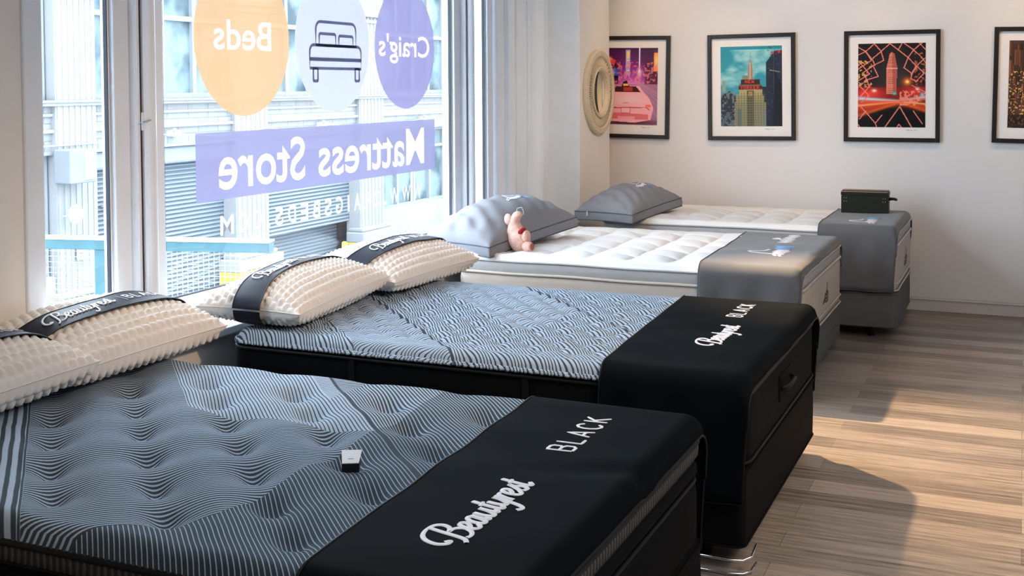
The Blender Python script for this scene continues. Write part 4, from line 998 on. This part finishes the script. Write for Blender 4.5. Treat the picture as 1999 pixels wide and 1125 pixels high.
bays = [(11.1, 14.93, 'shop'), (15.88, 19.85, 'shutter'), (21.0, 24.82, 'shutter'), (26.0, 29.85, 'shop'), (31, 34.9, 'shop'), (36, 40, 'shutter')]
for a, b, kind in bays:
    # upper window
    f = MB(); m0, m1 = a+.1, b-.1; n = 4
    for i in range(n+1): c = m0+(m1-m0)*i/n; f.box(*B(c-.055, c+.055, 1.40, 4.4, -.22, -.08))
    for z in (1.40, 2.92, 4.3): f.box(*B(m0, m1, z+.001, z+.101, -.215, -.085))
    w = f.build('upper_window', MAT['steelframe'], bl); MB().box(*B(m0, m1, 1.45, 4.35, -.19, -.16)).build('pane', MAT['pane'], w)
    if kind == 'shutter':
        MB().box(*B(a, b, -1.75 if a > 20 else GZ, .22, -.30, -.22)).build('roller_shutter', MAT['shutter'], bl)
        hb = MB(); hb.box(*B(a+.03, b-.03, .12, .46, -.25, -.02)); hb.build('shutter_housing', MAT['shutterbox'], bl, bevel=.05)
    else:
        f = MB(); n = 4
        for i in range(n+1): c = m0+(m1-m0)*i/n; f.box(*B(c-.05, c+.05, -1.62, .46, -.22, -.06))
        for z in (-1.62, -.1, .38): f.box(*B(m0, m1, z+.001, z+.081, -.215, -.065))
        w = f.build('shop_window', MAT['steelframe'], bl); MB().box(*B(m0, m1, -1.6, .44, -.18, -.15)).build('pane', MAT['pane'], w)
        MB().box(*B(a, b, GZ, -1.62, -.3, .06)).build('stall_riser', MAT['stone'], bl, bevel=.02)
wire = MB()
for a, b in ((12.5, 17.9), (17.9, 21.0), (21.0, 23.2), (23.2, 28.2)):
    wire.tube([(.12, a+(b-a)*t/8-25, .72-GZ-.10*math.sin(PI*t/8)) for t in range(9)], .012, 5)
wire.build('cable', MAT['steel'], bl)
for y in (17.94, 23.16, 28.16):
    q = MB(); q.box(*B(y-.10, y+.14, .66, .78, 0, .16)); q.tube([(.1, y-25, .72-GZ), (.22, y-25.12, .80-GZ)], .03, 8); q.build('lamp_bracket', MAT['steel'], bl)
# small things on or before the facade
t = empty('equipment_cabinet', (XF+.13, 15.14, -.02), 'grey wall cabinet on the pier beyond the left pane', 'cabinet')
MB().box(0, .38, -.30, .30, 0, .58).build('box', MAT['greybox'], t, bevel=.02); MB().box(.38, .395, .02, .27, .06, .52).build('door', MAT['steel'], t)
t = empty('convex_mirror', (XF+.15, 15.02, -.545), 'round convex mirror on the pier beyond the left pane', 'mirror')
mb = MB(); mb.ellipsoid((.28, 0, 0), (.05, .145, .16), nu=28, nv=16); mb.build('glass', MAT['mirror'], t, smooth=True)
mb = MB(); ring(mb, [(.155, .26), (.165, .27), (.165, .29), (.152, .29)], 36); mb.build('rim', MAT['steel'], t); MB().tube([(0, 0, -.05), (.25, 0, 0)], .015, 8).build('bracket', MAT['steel'], t)
t = empty('globe_lamp', (XF+.1, 16.33, -.55), 'white round lamp beside the roller shutter', 'lamp'); MB().ellipsoid((.0, 0, 0), (.14, .16, .19), nu=20, nv=14).build('globe', MAT['label'], t, smooth=True); MB().box(-.32, -.02, -.03, .03, -.03, .03).build('arm', MAT['steel'], t)
t = empty('wall_notice', (XF+.13, 15.42, -1.18), 'small framed notice on the fluted pier', 'notice'); MB().box(0, .02, -.10, .12, -.22, .22).build('board', MAT['stone'], t); ribbons([[(-.06, .12), (-.02, .12), (.0, .12)], [(-.06, .05), (.03, .05), (.06, .05)], [(-.06, -.03), (.0, -.03), (.06, -.03)], [(-.06, -.10), (.0, -.1), (.04, -.1)]], .008, lambda u, v, o: (.021+o, u, v), 'marks', MAT['redmark'], t)
t = empty('bollard', (XF+2.4, 20.4, GZ), 'thin yellow bollard in front of the far shutter', 'bollard'); MB().tube([(0, 0, 0), (0, 0, .98)], .055, 12).build('post', MAT['yellow'], t, smooth=True); MB().ellipsoid((0, 0, .98), (.055, .055, .03), nu=12, nv=6).build('cap', MAT['yellow'], t, smooth=True)
t = empty('street_pole', (XF+.8, 26.2, GZ), 'thin dark pole by the shop windows across the street', 'pole'); MB().tube([(0, 0, 0), (0, 0, 2.1)], .03, 10).build('shaft', MAT['steel'], t); MB().ellipsoid((0, -.45, 2.25), (.16, .2, .2), nu=14, nv=8).build('meter_head', MAT['steel'], t); MB().tube([(0, 0, 2.05), (0, -.4, 2.2)], .03, 8).build('arm', MAT['steel'], t)
# teal railing just outside
a = Vector((-.42, 5.02, 0)); bq = Vector((-2.6, 4.48, 0)); d = (bq-a).normalized(); n = Vector((-d.y, d.x, 0))
t = empty('railing', (a.x, a.y, GZ), 'teal painted railing with wire mesh outside the window', 'railing', rot=(0, 0, math.atan2(d.y, d.x)))
Lr = (bq-a).length; H0 = .80-GZ
MB().box(-.02, Lr, -.04, .04, H0-.065, H0-.012).build('top_rail', MAT['teal'], t, bevel=.004)
MB().box(-.02, Lr, -.045, .045, H0-.012, H0+.0).build('rail_top_highlight', MAT['wire'], t)  # pale strip on the teal rail, its top highlight put in as colour
for s_ in (.62, .93, 1.95): MB().box(s_-.04, s_+.04, -.03, .03, 0, H0-.065).build('post', MAT['teal'], t, bevel=.004)
mb = MB(); z = H0-1.1
x = 0
while x < Lr: mb.box(x-.0006, x+.0006, -.0006, .0006, H0-1.1, H0-.065); x += .03
while z < H0-.07: mb.box(0, Lr, -.0006, .0006, z-.0006, z+.0006); z += .03
mb.build('wire_mesh', MAT['wire'], t)
MB().box(0, Lr, -.03, .03, H0-1.14, H0-1.10).build('lower_rail', MAT['teal'], t)
